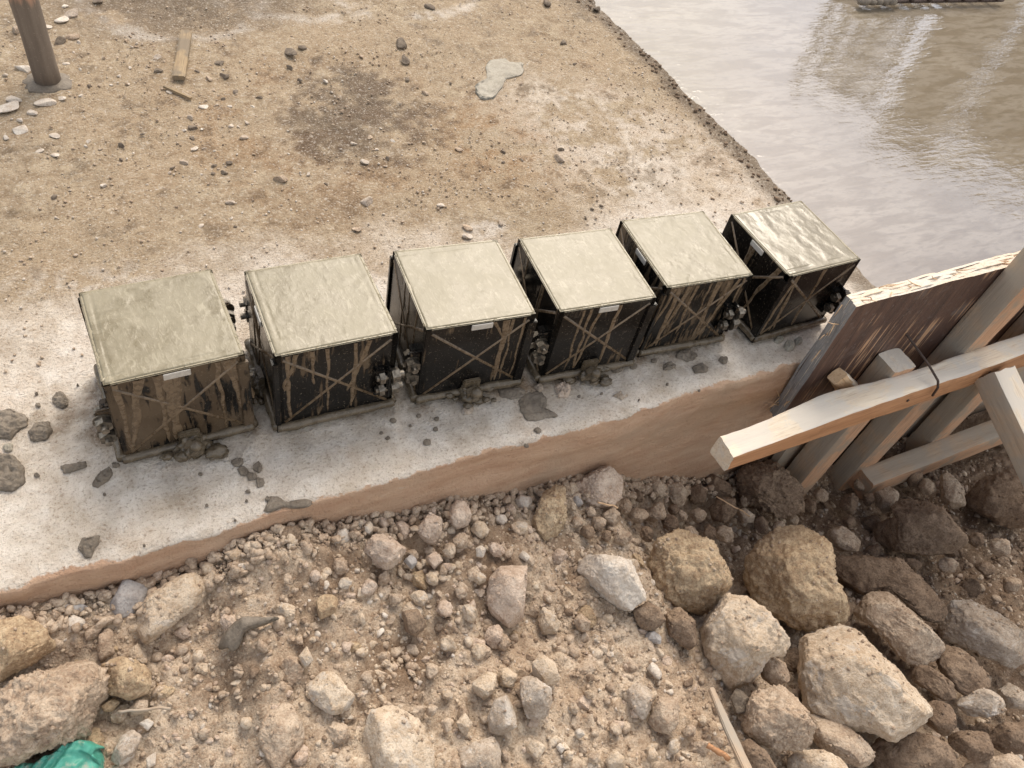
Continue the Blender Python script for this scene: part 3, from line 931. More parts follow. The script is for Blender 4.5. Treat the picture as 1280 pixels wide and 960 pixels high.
PX0, PX1 = 1.055, 3.45
PT, PB = 0.181, -0.124
PY = 0.5565
def ply_panel():
    # grain runs up the sheet in the photograph: local x is up
    t = empty('plywood_panel', (PX0, 0.5655, PB))
    tag(t, 'dark brown plywood shutter panel with a frayed pale top edge, holding back the pour', 'plywood')
    n = 150
    zs = np.linspace(0, PT - PB, 40)
    def sheet(name, y0, y1, mat, seed, topn):
        # plies as thin sheets: ragged top and left edges
        xs = np.concatenate([np.linspace(0, 0.6, 120), np.linspace(0.62, PX1 - PX0, 60)])
        top = PT - PB + topn * (fbm(p3(xs * 35, seed * 3.0), 4, 150 + seed)) 
        Xg, Zg = np.meshgrid(xs, np.linspace(0, 1, 24))
        Zg = Zg * top[None]
        lz = 0.003 * fbm(p3(Zg * 30, seed), 3, 155 + seed) * (1 - sm(Xg, 0, 0.03))
        Xg = Xg + lz
        Yo = 0.0007 * fbm(np.stack([Xg * 6, Zg * 3, Xg * 0 + seed], -1), 3, 158)
        A = np.stack([Xg, y0 + Yo, Zg], -1); B = np.stack([Xg, y1 + Yo, Zg], -1)
        nr, nc = Xg.shape
        F = grid_faces(nr, nc)
        V = np.concatenate([A.reshape(-1, 3), B.reshape(-1, 3)])
        N = nr * nc
        f = [tuple(q) for q in F] + [tuple(q[::-1] + N) for q in F]
        for j in range(nc - 1):
            f.append((N + j, N + j + 1, j + 1, j))
            a = (nr - 1) * nc + j
            f.append((a, a + 1, N + a + 1, N + a))
        for i in range(nr - 1):
            f.append((i * nc, (i + 1) * nc, N + (i + 1) * nc, N + i * nc))
            a = i * nc + nc - 1
            f.append((a, N + a, N + a + nc, a + nc))
        me = mesh_np(name, V, f, False)
        return me
    lay = [(-0.0140, -0.0098, M['ply_face'], 1, 0.003), (-0.0096, -0.0037, M['ply_edge'], 2, 0.004), (-0.0035, 0.0029, M['ply_edge'], 3, 0.005), (0.0031, 0.0091, M['ply_edge'], 4, 0.004), (0.0093, 0.0138, M['ply_face'], 5, 0.004)]
    for y0, y1, m_, s_, tn in lay:
        me = sheet('veneer', y0, y1, m_, s_, tn)
        # grain of the sheet runs along z: store a mesh whose local x is up
        Rm = Matrix.Rotation(R(-90), 4, 'Y')
        me.transform(Rm.inverted())
        side_mats(me, [m_, M['ply_edge'], M['ply_side']], lambda nn, c: 1 if nn.x > 0.6 else (2 if abs(nn.z) > 0.6 else 0))
        add('veneer', me, None, t, mw=Rm)
    # loose splinters along the frayed edge
    r_ = random.Random(5)
    for k in range(26):
        a = r_.random() < 0.55
        if a:
            x = r_.uniform(0.0, 0.5); z = PT - PB; d = Vector((r_.uniform(-1, 1), r_.uniform(-0.4, 0.4), r_.uniform(0.0, 0.35)))
        else:
            x = -0.002; z = r_.choice([r_.uniform(0.03, 0.07), r_.uniform(0.19, 0.29)]); d = Vector((r_.uniform(-0.7, -0.2), r_.uniform(-0.3, 0.3), r_.uniform(-1, 0.4)))
        d.normalize()
        y = r_.uniform(-0.012, 0.012)
        L_ = r_.uniform(0.012, 0.034)
        p0 = np.array([x, y, z]); p1 = p0 + np.array(d[:]) * L_
        mid = (p0 + p1) / 2 + np.array([0, 0, r_.uniform(-0.003, 0.003)])
        v, f = tube_np([p0, mid, p1], [0.0011, 0.0009, 0.0003], 5)
        add('splinter', mesh_np('splinter', v, f), M['splinter'], t)
    return t
ply_panel()
lb = board_mesh('lower_shutter_board', 2.3, 0.016, 0.46, 50, 4, 0.001)
lb.materials.append(M['wood_mud'])
mw, _ = frame((1.165, PY + 0.010, -0.365), (3.4, PY + 0.010, -0.365))
tag(add('shutter_board', lb, None, None, mw=mw), 'grey muddy shutter board behind the studs, below the plywood panel', 'board')

def timber(name, label, p0, p1, W_, H_, mats, fn, seed, up=(0, 0, 1), cat='timber', group=None, wob=0.0018, taper=None, nx=60):
    mw, L_ = frame(p0, p1, up)
    me = board_mesh(name, L_, W_, H_, nx, seed, wob, 0.004, taper)
    side_mats(me, mats, fn)
    o = add(name, me, None, None, mw=mw)
    tag(o, label, cat, group)
    return o
grp = 'upright studs of the shutter'
# studs: local x runs up, local y = world x side, depth towards the viewer
SY = 0.5255
def stud(label, xb, xt, zb, zt, wdt, seed, mats=None):
    return timber('shutter_stud', label, (xb, SY, zb), (xt, SY, zt), 0.050, wdt,
                  mats or [M['wood_stud'], M['wood_mud'], M['wood_pale']],
                  lambda n, c: 2 if abs(n.x) > 0.7 else (1 if n.z < -0.5 else 0), seed, up=(1, 0, 0), cat='stud', group=grp)
stud('upright timber stud ending in a pale sawn top just above the walling timber', 1.213, 1.246, -0.62, 0.018, 0.062, 1)
stud('tall grey timber stud rising past the plywood top at the right edge', 1.408, 1.468, -0.62, 0.40, 0.068, 2)
stud('upright stud farthest right, seen in the dark gap below the walling timber', 1.665, 1.685, -0.62, 0.30, 0.066, 3)
# split wedge beside the first stud
def wedge_taper(x, yy, zz, prof):
    return yy * (1 - 0.45 * x / 0.15), zz * (1 - 0.35 * x / 0.15)
timber('wood_wedge', 'splintered pale wood wedge jammed between plywood and walling timber', (1.185, 0.535, -0.06), (1.105, 0.535, 0.012), 0.030, 0.036,
       [M['splinter'], M['wood_pale']], lambda n, c: 1 if n.z > 0.4 else 0, 9, taper=wedge_taper, wob=0.004, nx=24, cat='wedge')
# walling timber (waler) with a waney, muddy top, its brighter light also put into the pale colour
def waler_taper(x, yy, zz, prof):
    k = sm(np.array(x), 0.0, 0.30)
    top = 0.55 + 0.45 * float(k)
    bump = 0.012 * float(np.exp(-((x - 0.24) / 0.10) ** 2))
    zz = np.where(zz > 0, zz * top, zz)
    yy = yy * (1 + 0.0 * x) + np.where(prof[:, 0] > 0, bump, 0)
    return yy, zz
WALER = timber('walling_timber', 'long pale waney timber laid across the studs, end pointing at the slab', (0.825, 0.480, -0.024), (2.9, 0.480, 0.000), 0.046, 0.056,
       [M['wood_orange'], M['wood_pale']], lambda n, c: 1 if (n.z > 0.45 or abs(n.x) > 0.7 or n.y > 0.7) else 0, 5, wob=0.003, taper=waler_taper, nx=160)
for k_, (nx_, ny_) in enumerate(((0.405, 0.010), (0.612, -0.008), (0.628, 0.012), (0.845, 0.004))):
    bm = bmesh.new()
    bm_cyl(bm, (nx_, -0.0245, ny_ - 0.004), (nx_, -0.0210, ny_ - 0.004), 0.0030, seg=10)
    add('nail', bm_mesh('nail', bm), M['rebar'], WALER)
timber('lower_rail', 'shaded brown timber rail low across the studs, above the rubble', (1.40, 0.478, -0.405), (2.7, 0.478, -0.405), 0.050, 0.060,
       [M['wood_stud'], M['wood_mud']], lambda n, c: 1 if n.z > 0.45 else 0, 6, nx=60)
timber('strut', 'pale timber strut propping the walling timber, sloping down at the right edge', (1.462, 0.452, -0.010), (1.462, -0.25, -0.315), 0.062, 0.052,
       [M['wood_mud'], M['wood_pale']], lambda n, c: 1 if n.z > 0.4 else 0, 7, nx=60)  # pale top over darker sides: overhead light put into the wood colours
# tie wire round the walling timber
wp = [(1.266, 0.553, 0.056), (1.272, 0.535, 0.048), (1.280, 0.49, 0.034), (1.283, 0.458, 0.022), (1.285, 0.451, 0.010), (1.287, 0.4495, -0.012)]
wp = np.array(wp)
tt = np.linspace(0, len(wp) - 1, 40)
wps = np.stack([np.interp(tt, range(len(wp)), wp[:, k]) for k in range(3)], -1)
v, f = tube_np(wps, 0.0023, 8)
tag(add('tie_rod', mesh_np('tie_rod', v, f), M['rebar']), 'thin rusty steel tie bent over the walling timber', 'tie rod')

# ------------------------------------------------------------------ post, stick, rebar, things mirrored in the pour
def post():
    n = 40
    zs = np.linspace(-0.02, 2.3, n)
    path = np.stack([zs * -0.028, zs * 0.018, zs], -1)
    v, f = tube_np(path, 0.0245 + 0.0015 * fbm(p3(zs * 3, 1), 3, 5), 24)
    v += 0.0012 * np.stack([fbm(v * 40 + k, 2, 8 + k) for k in range(3)], -1)
    t = empty('wooden_post', on_slab(61, 103))
    add('pole', mesh_np('pole', v, f), M['post'], t)
    vv, ff = ico(3)
    q = vv * (1 + 0.25 * fbm(vv * 3, 3, 4))[:, None] * np.array([0.046, 0.042, 0.008])
    q[:, 2] = np.maximum(q[:, 2], -0.002)
    add('mud_collar', mesh_np('mud_collar', q, ff), M['mortar'], t)
    tag(t, 'round wooden post with a mud-stained foot standing on the slab', 'post')
post()
def lay_board(name, label, pa, pb, W_, H_, mat, seed, z=0.006, cat='wood', lift=0.0):
    a = on_slab(*pa); b = on_slab(*pb)
    mw, L_ = frame((a[0], a[1], z), (b[0], b[1], z + lift))
    me = board_mesh(name, L_, W_, H_, 30, seed, 0.002, 0.003)
    me.materials.append(mat)
    return tag(add(name, me, None, None, mw=mw), label, cat)
lay_board('wood_offcut', 'short weathered wooden offcut lying on the dirt near the post', (224, 104), (233, 46), 0.024, 0.010, M['wood_strip'], 12, 0.011)
lay_board('twig', 'thin dark twig lying below the wooden offcut', (205, 111), (238, 126), 0.006, 0.005, M['wood_strip'], 13, 0.006)

def rebar_mat():
    a = on_slab(1078, 6); b = on_slab(1252, 3)
    t = empty('rebar_mat', (a[0], a[1], 0.0))
    tag(t, 'dark steel reinforcement strip lying on the wet concrete at the top edge', 'rebar')
    d = (b - a); L_ = np.linalg.norm(d); d /= L_
    nrm = np.array([-d[1], d[0], 0])
    for k, (o_, z) in enumerate(((0, 0.008), (0.012, 0.020), (0.10, 0.012), (0.11, 0.024))):
        s = np.linspace(0, L_, 30)
        path = d[None] * s[:, None] + nrm[None] * (o_ + 0.006 * fbm(p3(s * 8, k), 3, 3))[:, None] + np.array([0, 0, z])
        v, f = tube_np(path, 0.006, 8)
        add('bar', mesh_np('bar', v, f), M['rebar'], t)
    for k in range(8):
        s = L_ * (k + 0.5) / 8
        p0 = d * s + np.array([0, 0, 0.016]) - nrm * 0.01
        v, f = tube_np([p0, p0 + nrm * 0.07, p0 + nrm * 0.14 + np.array([0, 0, 0.01])], 0.007, 8)
        add('stirrup', mesh_np('stirrup', v, f), M['rebar'], t)
    bm = bmesh.new()
    for k in range(5):
        nub(bm, tuple(d * 0.03 * k + np.array([0, 0, 0.012])), 0.018, 2, (1.3, 1, 0.7), 0.4, k)
    add('mortar_clot', bm_mesh('mortar_clot', bm, True), M['mortar'], t)
rebar_mat()
# timber props and a rendered wall stand beyond the pour, above the picture; the wet surface mirrors them
def az_el(px, py):
    d = ray(px, py)
    return math.atan2(d[1], d[0]), -d[2] / math.hypot(d[0], d[1])
for px, wpx, topy, k in ((1033, 10, 100, 0), (1058, 15, 95, 1), (1083, 14, 105, 2), (1105, 14, 118, 3), (1122, 8, 118, 4), (1141, 12, 125, 5)):
    a, e = az_el(px, 22)
    D = 5.2
    et = az_el(px - 0.47 * (topy - 22), topy)[1]
    H_ = D * et - CAM_P[2]
    wd = wpx / FPX * D * 0.98
    bm = bmesh.new()
    bm_box(bm, -wd / 2, wd / 2, -wd / 2, wd / 2, -0.3, H_, 0.004)
    o = add('timber_prop', bm_mesh('timber_prop', bm), M['far_post'], None, loc=(D * math.cos(a), D * math.sin(a), 0))
    o.rotation_euler = (0, 0, a)
    tag(o, 'timber prop mirrored as the %s dark stripe from the left in the wet concrete' % ('first', 'second', 'third', 'fourth', 'fifth', 'sixth')[k], 'prop', 'props mirrored in the wet concrete')
def far_wall(label, pa, pb, top, D, seed):
    a0 = az_el(*pa)[0]; a1 = az_el(*pb)[0]
    et = az_el(*top)[1]
    H_ = D * et - CAM_P[2]
    A = np.array([D * math.cos(a0), D * math.sin(a0), -0.7]); B = np.array([D * math.cos(a1), D * math.sin(a1), -0.7])
    mw, L_ = frame(A, B)
    t = empty('rendered_wall', (0, 0, 0)); t.matrix_world = mw
    bm = bmesh.new(); bm_box(bm, 0, L_, -0.12, 0.12, 0, H_ + 0.7)
    add('wall_body', bm_mesh('wall_body', bm), M['far_wall'], t)
    bm = bmesh.new(); bm_box(bm, -0.03, L_ + 0.03, -0.17, 0.17, H_ + 0.7, H_ + 0.78)
    add('coping', bm_mesh('coping', bm), M['far_post'], t)
    tag(t, label, 'wall')
far_wall('brown rendered wall mirrored in the wet concrete right of the dark stripes', (1160, 40), (1222, 100), (1110, 150), 8.0, 1)
far_wall('brown rendered wall mirrored in the wet concrete by the right edge', (1232, 100), (1420, 330), (1250, 190), 8.6, 2)

# ------------------------------------------------------------------ stones of the rubble
CROP = {'A': (0, 620, 2.8225), 'B': (300, 600, 2.6675), 'C': (560, 560, 3.2), 'D': (840, 580, 2.527), 'E': (520, 760, 3.0476), 'H': (640, 560, 3.556), 'Z': (0, 440, 2.8235), 'Y': (400, 400, 2.1333), 'T': (0, 0, 3.691), 'U': (200, 0, 2.2857)}
def opx(crop, s):
    ox, oy, k = CROP[crop]
    return np.array([[ox + float(a) / k, oy + float(b) / k] for a, b in (q.split(',') for q in s.split())])
def star_radius(poly, n=96, blur=1):
    # radius of a closed outline about its centroid, sampled by angle
    x, y = poly[:, 0], poly[:, 1]
    x2, y2 = np.roll(x, -1), np.roll(y, -1)
    cr = x * y2 - x2 * y
    A = cr.sum() / 2
    c = np.array([((x + x2) * cr).sum(), ((y + y2) * cr).sum()]) / (6 * A)
    q = poly - c
    th = np.linspace(-math.pi, math.pi, n, endpoint=False)
    r = np.zeros(n)
    for i, t in enumerate(th):
        d = np.array([math.cos(t), math.sin(t)])
        best = 0
        for a, b in zip(q, np.roll(q, -1, 0)):
            e = b - a
            den = d[0] * e[1] - d[1] * e[0]
            if abs(den) < 1e-9:
                continue
            s = (a[0] * e[1] - a[1] * e[0]) / den
            u = (a[0] * d[1] - a[1] * d[0]) / den
            if s > 0 and -1e-6 <= u <= 1 + 1e-6:
                best = max(best, s)
        r[i] = best
    r = np.maximum(r, 0.3 * r.mean())
    for _ in range(blur):
        r = (np.roll(r, 1) + 2 * r + np.roll(r, -1)) / 4
    return c, th, r
ROCK_PLACES = []
ROCK_W = []
def outline_rock(crop, outline, mat, label, dep=0.85, lump=1.0, sink=0.10, sub=4, name='rock', cat='rock', group='rubble stones in front of the slab', boxy=0.62):
    poly = opx(crop, outline)
    c, th, r = star_radius(poly)
    P = soil_at(*c)
    d = ray(*c)
    d = d / np.linalg.norm(d)
    dist = np.linalg.norm(P - CAM_P)
    fz = FPX / (d @ CAM_F)
    rm = r * dist / fz
    size = rm.mean()
    depth = dep * min(size, np.percentile(rm, 15) * 1.15)
    ctr = P - d * depth * (1 - 2 * sink)
    ctr_dist = np.linalg.norm(ctr - CAM_P)
    rm = r * ctr_dist / fz
    # local frame of the stone: two axes of the traced outline, third its thickness
    cz = -d
    cx = CAM_X - cz * (CAM_X @ cz); cx /= np.linalg.norm(cx)
    cy = np.cross(cz, cx)
    v, f = ico(sub)
    ang = np.arctan2(-v[:, 1], v[:, 0])
    R_ = np.interp(ang, np.concatenate([th, [math.pi]]), np.concatenate([rm, rm[:1]]))
    u = np.hypot(v[:, 0], v[:, 1])
    w_ = v[:, 2]
    up = u ** boxy
    wp_ = np.sign(w_) * np.abs(w_) ** 0.85
    q = np.stack([v[:, 0] / np.maximum(u, 1e-6) * R_ * up, v[:, 1] / np.maximum(u, 1e-6) * R_ * up, wp_ * depth], -1)
    seed = len(ROCK_PLACES) + 3
    rr = np.random.default_rng(seed)
    for k in range(12):      # broken facets
        nn = rr.normal(size=3); nn[2] = abs(nn[2]) * 0.9 + 0.25
        nn /= np.linalg.norm(nn)
        h = q @ nn
        lim = np.max(h) * rr.uniform(0.70, 0.92)
        q = q - np.maximum(h - lim, 0)[:, None] * nn * 0.88
    s = q / size
    rad = s / (np.linalg.norm(s, axis=1)[:, None] + 1e-6)
    disp = 0.10 * lump * fbm(s * 1.9 + seed * 7.3, 4, 200 + seed) - 0.10 * lump * np.abs(fbm(s * 3.6 + seed, 3, 230 + seed, 0.6)) + 0.075 * lump * np.abs(fbm(s * 8.0 + seed, 3, 245 + seed, 0.6)) + 0.04 * lump * np.abs(fbm(s * 18 + seed, 2, 260 + seed)) + 0.004
    q = q + rad * (disp * size)[:, None]
    W = q[:, :1] * cx + q[:, 1:2] * cy + q[:, 2:] * cz
    o = add(name, mesh_np(name, W, f), M[mat], None, loc=ctr)
    tag(o, label, cat, group)
    ROCK_W.append((W + ctr, rad[:, :1] * cx + rad[:, 1:2] * cy + rad[:, 2:] * cz, mat, size))
    ROCK_PLACES.append((ctr[0], ctr[1], ctr[2], size, c[0], c[1], r.mean()))
    return o
G_BIG = 'large boulders at the right of the rubble'
BIG = [
 ('D', '425,560 470,505 530,495 600,520 650,580 700,640 770,720 785,790 740,850 680,860 600,830 530,820 450,790 420,770 418,660', 'rock_cream', 'largest cream boulder, smooth rounded block at the lower right', .9, .7),
 ('D', '80,490 170,420 240,425 300,460 340,520 368,560 355,610 300,600 270,650 240,690 180,722 145,700 120,620 90,560', 'rock_cream', 'flat cream boulder with a pointed lower end, left of the largest boulder', .8, .9),
 ('D', '272,630 310,600 360,625 368,685 320,700 285,690', 'rock_tan', 'small cube-like tan stone resting on the flat pointed boulder', .9, .7),
 ('D', '235,370 245,310 290,250 350,210 400,195 450,215 500,270 505,340 525,400 557,495 440,505 370,510 300,460 250,420', 'rock_ochre', 'big ochre boulder with a rough golden crown, above the largest boulder', .9, 1.2),
 ('C', '810,450 840,370 930,325 1000,350 1070,390 1100,460 1115,540 1060,620 1010,670 930,630 860,640 800,600 790,520', 'rock_ochre', 'squat ochre boulder with crumbling face, right of the whitish flat stone', .9, 1.3),
 ('D', '575,450 620,410 660,378 700,390 730,440 790,510 845,570 835,610 770,640 720,620 680,560 620,500 585,480', 'rock_tan', 'elongated tan rock slanting down to the right beside the largest boulder', .95, .9),
 ('D', '630,210 680,175 720,170 700,140 740,105 790,90 850,140 890,195 920,240 870,280 790,285 700,270 650,250', 'rock_brown', 'dark brown wedge-topped rock below the lower timber rail', .8, .9),
 ('D', '505,300 560,280 640,285 720,300 770,350 830,380 860,450 855,500 840,530 790,510 740,450 690,400 640,390 580,430 530,420 510,370', 'rock_brown', 'long dark brown rock between the ochre boulder and the grey slab', .8, 1.0),
 ('D', '840,520 900,430 960,430 1040,470 1100,530 1112,600 1050,640 980,610 920,580 860,560', 'rock_grey', 'broad grey slab of rock at the right edge', .6, .8),
 ('D', '215,800 270,720 320,700 370,695 410,760 440,830 430,890 370,900 290,890 230,850', 'rock_tan', 'tan boulder with crumbs on it, left below the largest boulder', .9, 1.2),
 ('D', '440,800 480,790 560,830 620,890 635,940 600,960 520,930 460,890 440,850', 'rock_tan', 'tan rock tucked under the lower left of the largest boulder', .8, 1.0),
 ('D', '640,900 700,850 760,835 830,860 890,900 900,975 770,990 640,970', 'rock_brown', 'brown rock cut by the bottom edge below the largest boulder', .8, 1.1),
 ('D', '785,770 840,750 890,765 890,830 850,860 800,830', 'rock_brown', 'small square brown stone right of the largest boulder', .9, .9),
 ('D', '835,610 880,570 930,590 980,650 990,700 940,740 900,720 860,670', 'rock_brown', 'brown rock just below the broad grey slab', .9, 1.0),
 ('D', '765,640 820,640 880,690 900,745 870,760 800,710 770,690', 'rock_brown', 'low brown rock beneath the elongated tan rock', .8, 1.0),
 ('D', '900,750 990,705 1045,740 1045,780 980,800 930,790', 'rock_grey', 'small grey-tan rock with a pale ridge near the right edge', .9, .9),
 ('D', '1035,710 1070,690 1112,720 1130,780 1050,765', 'rock_grey', 'grey stone cut by the right edge below the grey slab', .9, .9),
 ('D', '1005,850 1060,820 1120,820 1125,910 1050,915 1010,890', 'rock_brown', 'red-brown stone at the right edge near the lower corner', .9, 1.0),
 ('D', '870,860 930,845 1005,850 1000,930 940,940 900,910', 'rock_brown', 'dull brown stone left of the red-brown one in the lower right corner', .8, 1.0),
 ('D', '930,950 1000,930 1090,915 1120,975 930,985', 'rock_tan', 'light tan stone in the lower right corner', .8, .9),
 ('D', '370,940 400,905 480,905 560,940 570,985 370,985', 'rock_cream', 'cream stone cut by the bottom edge right of the wood sliver', .8, .9),
 ('D', '205,890 250,870 300,910 330,970 230,975', 'rock_brown', 'brown stone at the bottom edge beside the end of the wood sliver', .8, .9),
 ('D', '185,740 210,705 245,740 240,780 200,790', 'stone_dark', 'round dark pebble in the gap under the flat pointed boulder', .9, .5),
 ('D', '495,210 540,195 600,240 595,275 530,275 500,245', 'rock_tan', 'smooth tan stone above the long dark brown rock', .8, .6),
 ('D', '645,90 690,70 715,90 710,140 670,160 645,130', 'rock_tan', 'upright tan clod near the left end of the lower rail', .9, .9),
 ('D', '850,40 880,25 920,80 920,130 890,150 850,110', 'rock_tan', 'narrow upright rock in the shade under the lower rail', .9, .9),
 ('D', '930,110 980,60 1050,30 1130,50 1130,190 1060,205 1000,170 950,160', 'rock_brown', 'large shaded rock behind the foot of the strut', .9, 1.1),
 ('H', '985,200 1020,110 1080,60 1160,45 1220,100 1270,180 1275,260 1230,310 1150,290 1080,270 1010,240', 'rock_brown', 'big crumbly brown clod under the end of the walling timber', .9, 1.9),
 ('H', '840,130 900,115 970,160 975,200 910,225 860,190', 'rock_brown', 'dark rough clod against the slab face, left of the big crumbly clod', .9, 1.5),
 ('H', '690,160 760,150 780,200 765,255 720,265 690,220', 'rock_tan', 'jagged upright clod against the slab face, middle of the three', .9, 1.5),
 ('H', '600,160 650,135 690,170 680,220 630,215 605,190', 'rock_tan', 'rounded clod against the slab face, next right of the pink clod', .9, 1.3),
 ('H', '785,190 820,165 865,190 860,240 815,255 790,230', 'rock_brown', 'small dark ball of soil at the slab face between two rough clods', .9, 1.2),
 ('H', '870,250 920,220 990,225 1000,290 950,330 890,320', 'rock_brown', 'brown clod with a thin root across it below the dark rough clod', .9, 1.5),
 ('H', '995,285 1035,265 1080,300 1070,330 1020,335', 'rock_cream', 'small pale cream stone above the big ochre boulder', .8, .7),
 ('C', '505,130 560,70 640,75 705,110 690,190 650,250 590,265 550,210 510,180', 'rock_pink', 'pinkish crumbly clod resting against the slab face', .9, 1.6),
 ('C', '380,180 440,125 480,130 480,200 470,290 440,350 390,385 330,360 330,300 360,240', 'rock_ochre', 'tall brown-ochre clod standing left of the pinkish clod', .9, 1.2),
 ('C', '255,215 300,180 340,200 330,245 280,255', 'stone_white', 'smooth rounded pale stone left of the tall clod', .8, .5),
 ('C', '505,460 560,425 640,430 740,450 765,500 800,575 790,600 700,668 640,640 570,580 530,520', 'stone_white', 'whitish flat stone with a tan lower half, centre right of the rubble', .75, .8),
 ('C', '160,500 230,460 325,462 330,540 310,620 312,690 250,720 170,660 145,590', 'rock_pink', 'upright pinkish slab of stone in the middle of the rubble', .7, .7),
 ('C', '740,650 800,615 850,640 865,690 820,730 760,720', 'rock_brown', 'brown stone under the right end of the whitish flat stone', .9, .8),
 ('C', '860,650 930,640 990,690 990,780 960,810 880,750', 'rock_brown', 'dark clod in the hollow under the squat ochre boulder', .9, 1.2),
 ('C', '780,740 820,730 860,755 850,785 800,775', 'stone_blue', 'small blue-white stone below the brown stone', .8, .5),
 ('C', '355,680 380,635 420,660 455,700 430,740 380,745', 'rock_cream', 'knobbly cream stone right of the pinkish slab', .9, 1.2),
 ('C', '500,690 530,660 570,690 560,740 520,730', 'rock_tan', 'small tan stone right of the knobbly cream stone', .9, 1.0),
 ('C', '275,430 300,410 335,435 320,460', 'stone_white', 'bright white chip on top of the pinkish slab', .8, .5),
 ('C', '488,195 520,180 542,222 520,242', 'stone_blue', 'small grey stone between the tall clod and the pinkish clod', .9, .5),
 ('C', '110,400 135,388 155,410 140,440 115,435', 'stone_white', 'pale grey chip above the pinkish slab', .9, .5),
 ('C', '190,270 225,260 240,290 215,312 190,300', 'stone_white', 'chalky chip left below the smooth rounded pale stone', .8, .5),
 ('E', '215,280 260,245 310,250 300,310 260,350 220,320', 'rock_cream', 'cream stone left of a pair, low in the centre', .9, 1.0),
 ('E', '305,245 350,225 385,250 375,300 320,300', 'rock_cream', 'cream stone touching its like on the right, low in the centre', .9, 1.0),
 ('E', '270,420 300,350 350,335 380,400 385,450 330,480 280,470', 'rock_grey', 'greenish grey faceted stone below the cream pair', .95, .8),
 ('E', '395,270 440,260 520,310 525,350 490,420 420,420 400,340', 'rock_grey', 'grey-tan angular stone beneath the smooth oval stone', .95, .8),
 ('E', '440,210 490,180 530,210 550,270 540,300 480,290 445,250', 'rock_cream', 'smooth oval cream stone on top of the angular stone', .85, .5),
 ('E', '800,320 850,280 905,310 890,390 860,425 820,390', 'rock_grey', 'pale kite-shaped stone left of the tan slab, bottom centre', .8, .9),
 ('E', '880,430 920,345 1000,340 1000,430 960,480 900,460', 'rock_tan', 'tan slab leaning beside the kite-shaped stone', .8, .8),
 ('E', '410,540 450,500 500,530 460,580', 'rock_cream', 'small cream stone near the bottom edge, centre', .8, .8),
 ('E', '150,440 185,400 215,440 190,490', 'rock_cream', 'small cream stone left of the greenish grey stone', .9, .9),
 ('E', '130,560 180,530 250,510 300,490 330,540 320,620 140,620', 'rock_grey', 'whitish hump of rock half buried at the bottom edge', .6, .8),
 ('E', '720,580 760,540 795,570 790,618 730,618', 'rock_cream', 'cream stone cut by the bottom edge, right of centre', .8, .7),
 ('E', '533,530 550,512 568,535 552,558', 'stone_white', 'tiny bright white pebble at the bottom centre', .9, .4),
 ('E', '878,232 905,203 942,250 920,278', 'stone_white', 'small light grey stone below the blue-white stone', .8, .6),
 ('E', '90,430 125,420 140,460 110,475', 'rock_tan', 'small tan stone at lower centre left of its cream neighbour', .9, .9),
 ('B', '410,230 450,180 510,190 555,230 540,280 490,300 440,280', 'rock_pink', 'pinkish rounded clod below the slab edge, left of centre', .9, 1.2),
 ('B', '585,170 630,110 680,130 675,190 630,220', 'rock_pink', 'pointed pinkish clod close under the slab edge', .9, 1.2),
 ('B', '300,210 320,165 360,160 368,200 330,230', 'stone_white', 'whitish stone close under the slab edge', .9, .7),
 ('B', '245,410 280,375 330,390 320,440 270,465', 'rock_ochre', 'smooth ochre disc-like stone left of centre in the rubble', .7, .5),
 ('B', '690,110 720,65 770,80 765,150 700,170', 'rock_pink', 'pale pink clod at the slab face left of the smooth rounded stone', .9, 1.3),
 ('B', '510,150 540,130 575,170 560,210', 'rock_pink', 'small pinkish stone between two larger pink clods', .9, .8),
 ('B', '215,690 270,640 330,650 385,720 370,770 310,780 240,740', 'rock_cream', 'low cream hump half buried left of the bottom centre', .7, .9),
 ('B', '430,780 500,750 580,790 640,840 650,975 440,985 400,870', 'rock_cream', 'wide cream dome of rock half buried at the bottom edge', .6, .9),
 ('B', '545,270 570,245 595,270 575,300', 'stone_blue', 'small grey stone right of the pinkish rounded clod', .9, .5),
 ('B', '618,262 650,235 682,270 650,300', 'rock_pink', 'small pink stone right of the small grey stone', .9, .7),
 ('B', '195,590 220,555 245,600 215,632', 'rock_cream', 'small cream stone above the low cream hump', .9, .8),
 ('B', '535,440 590,430 630,490 590,520 550,500', 'rock_brown', 'brown ball of soil at the rim of the dark hollow', .9, .7),
 ('B', '75,780 150,745 210,830 220,900 140,970 60,930', 'rock_tan', 'broad tan hump half buried low in the rubble, left of centre', .55, .9),
 ('A', '30,700 100,610 160,565 240,560 310,590 375,670 370,730 340,800 330,850 200,880 110,920 30,900 -10,800', 'rock_tan', 'large rough tan boulder behind the green plastic', .75, 1.5),
 ('A', '-20,450 60,425 110,455 180,520 185,550 120,580 40,640 -20,690', 'rock_ochre', 'ochre rock cut by the left edge below the slab', .8, 1.2),
 ('A', '350,600 400,570 480,580 530,620 525,690 470,715 400,695 370,650', 'rock_ochre', 'rounded ochre-brown rock right of the large rough boulder', .9, 1.0),
 ('A', '375,430 430,290 530,325 525,350 470,420 440,445', 'stone_blue', 'grey-pink broken block leaning on the slab face', .7, .3),
 ('A', '225,390 265,370 315,395 300,420 240,415', 'stone_blue', 'blue-grey stone at the slab face, left of the broken block', .9, .3),
 ('A', '222,440 250,418 305,440 290,470 240,488', 'stone_white', 'clean pale grey stone just below the blue-grey one', .9, .3),
 ('A', '470,520 490,420 540,330 620,280 690,270 740,300 700,380 640,430 560,500 490,560', 'rock_cream', 'long pale dome of rock right of the broken block', .6, .8),
 ('A', '400,930 420,850 450,825 490,850 475,920 440,950', 'rock_grey', 'grey-tan egg-shaped stone right of the green plastic', .9, .6),
 ('A', '455,755 480,720 520,720 515,765 470,778', 'rock_tan', 'small tan stone above the dry straw', .9, .7),
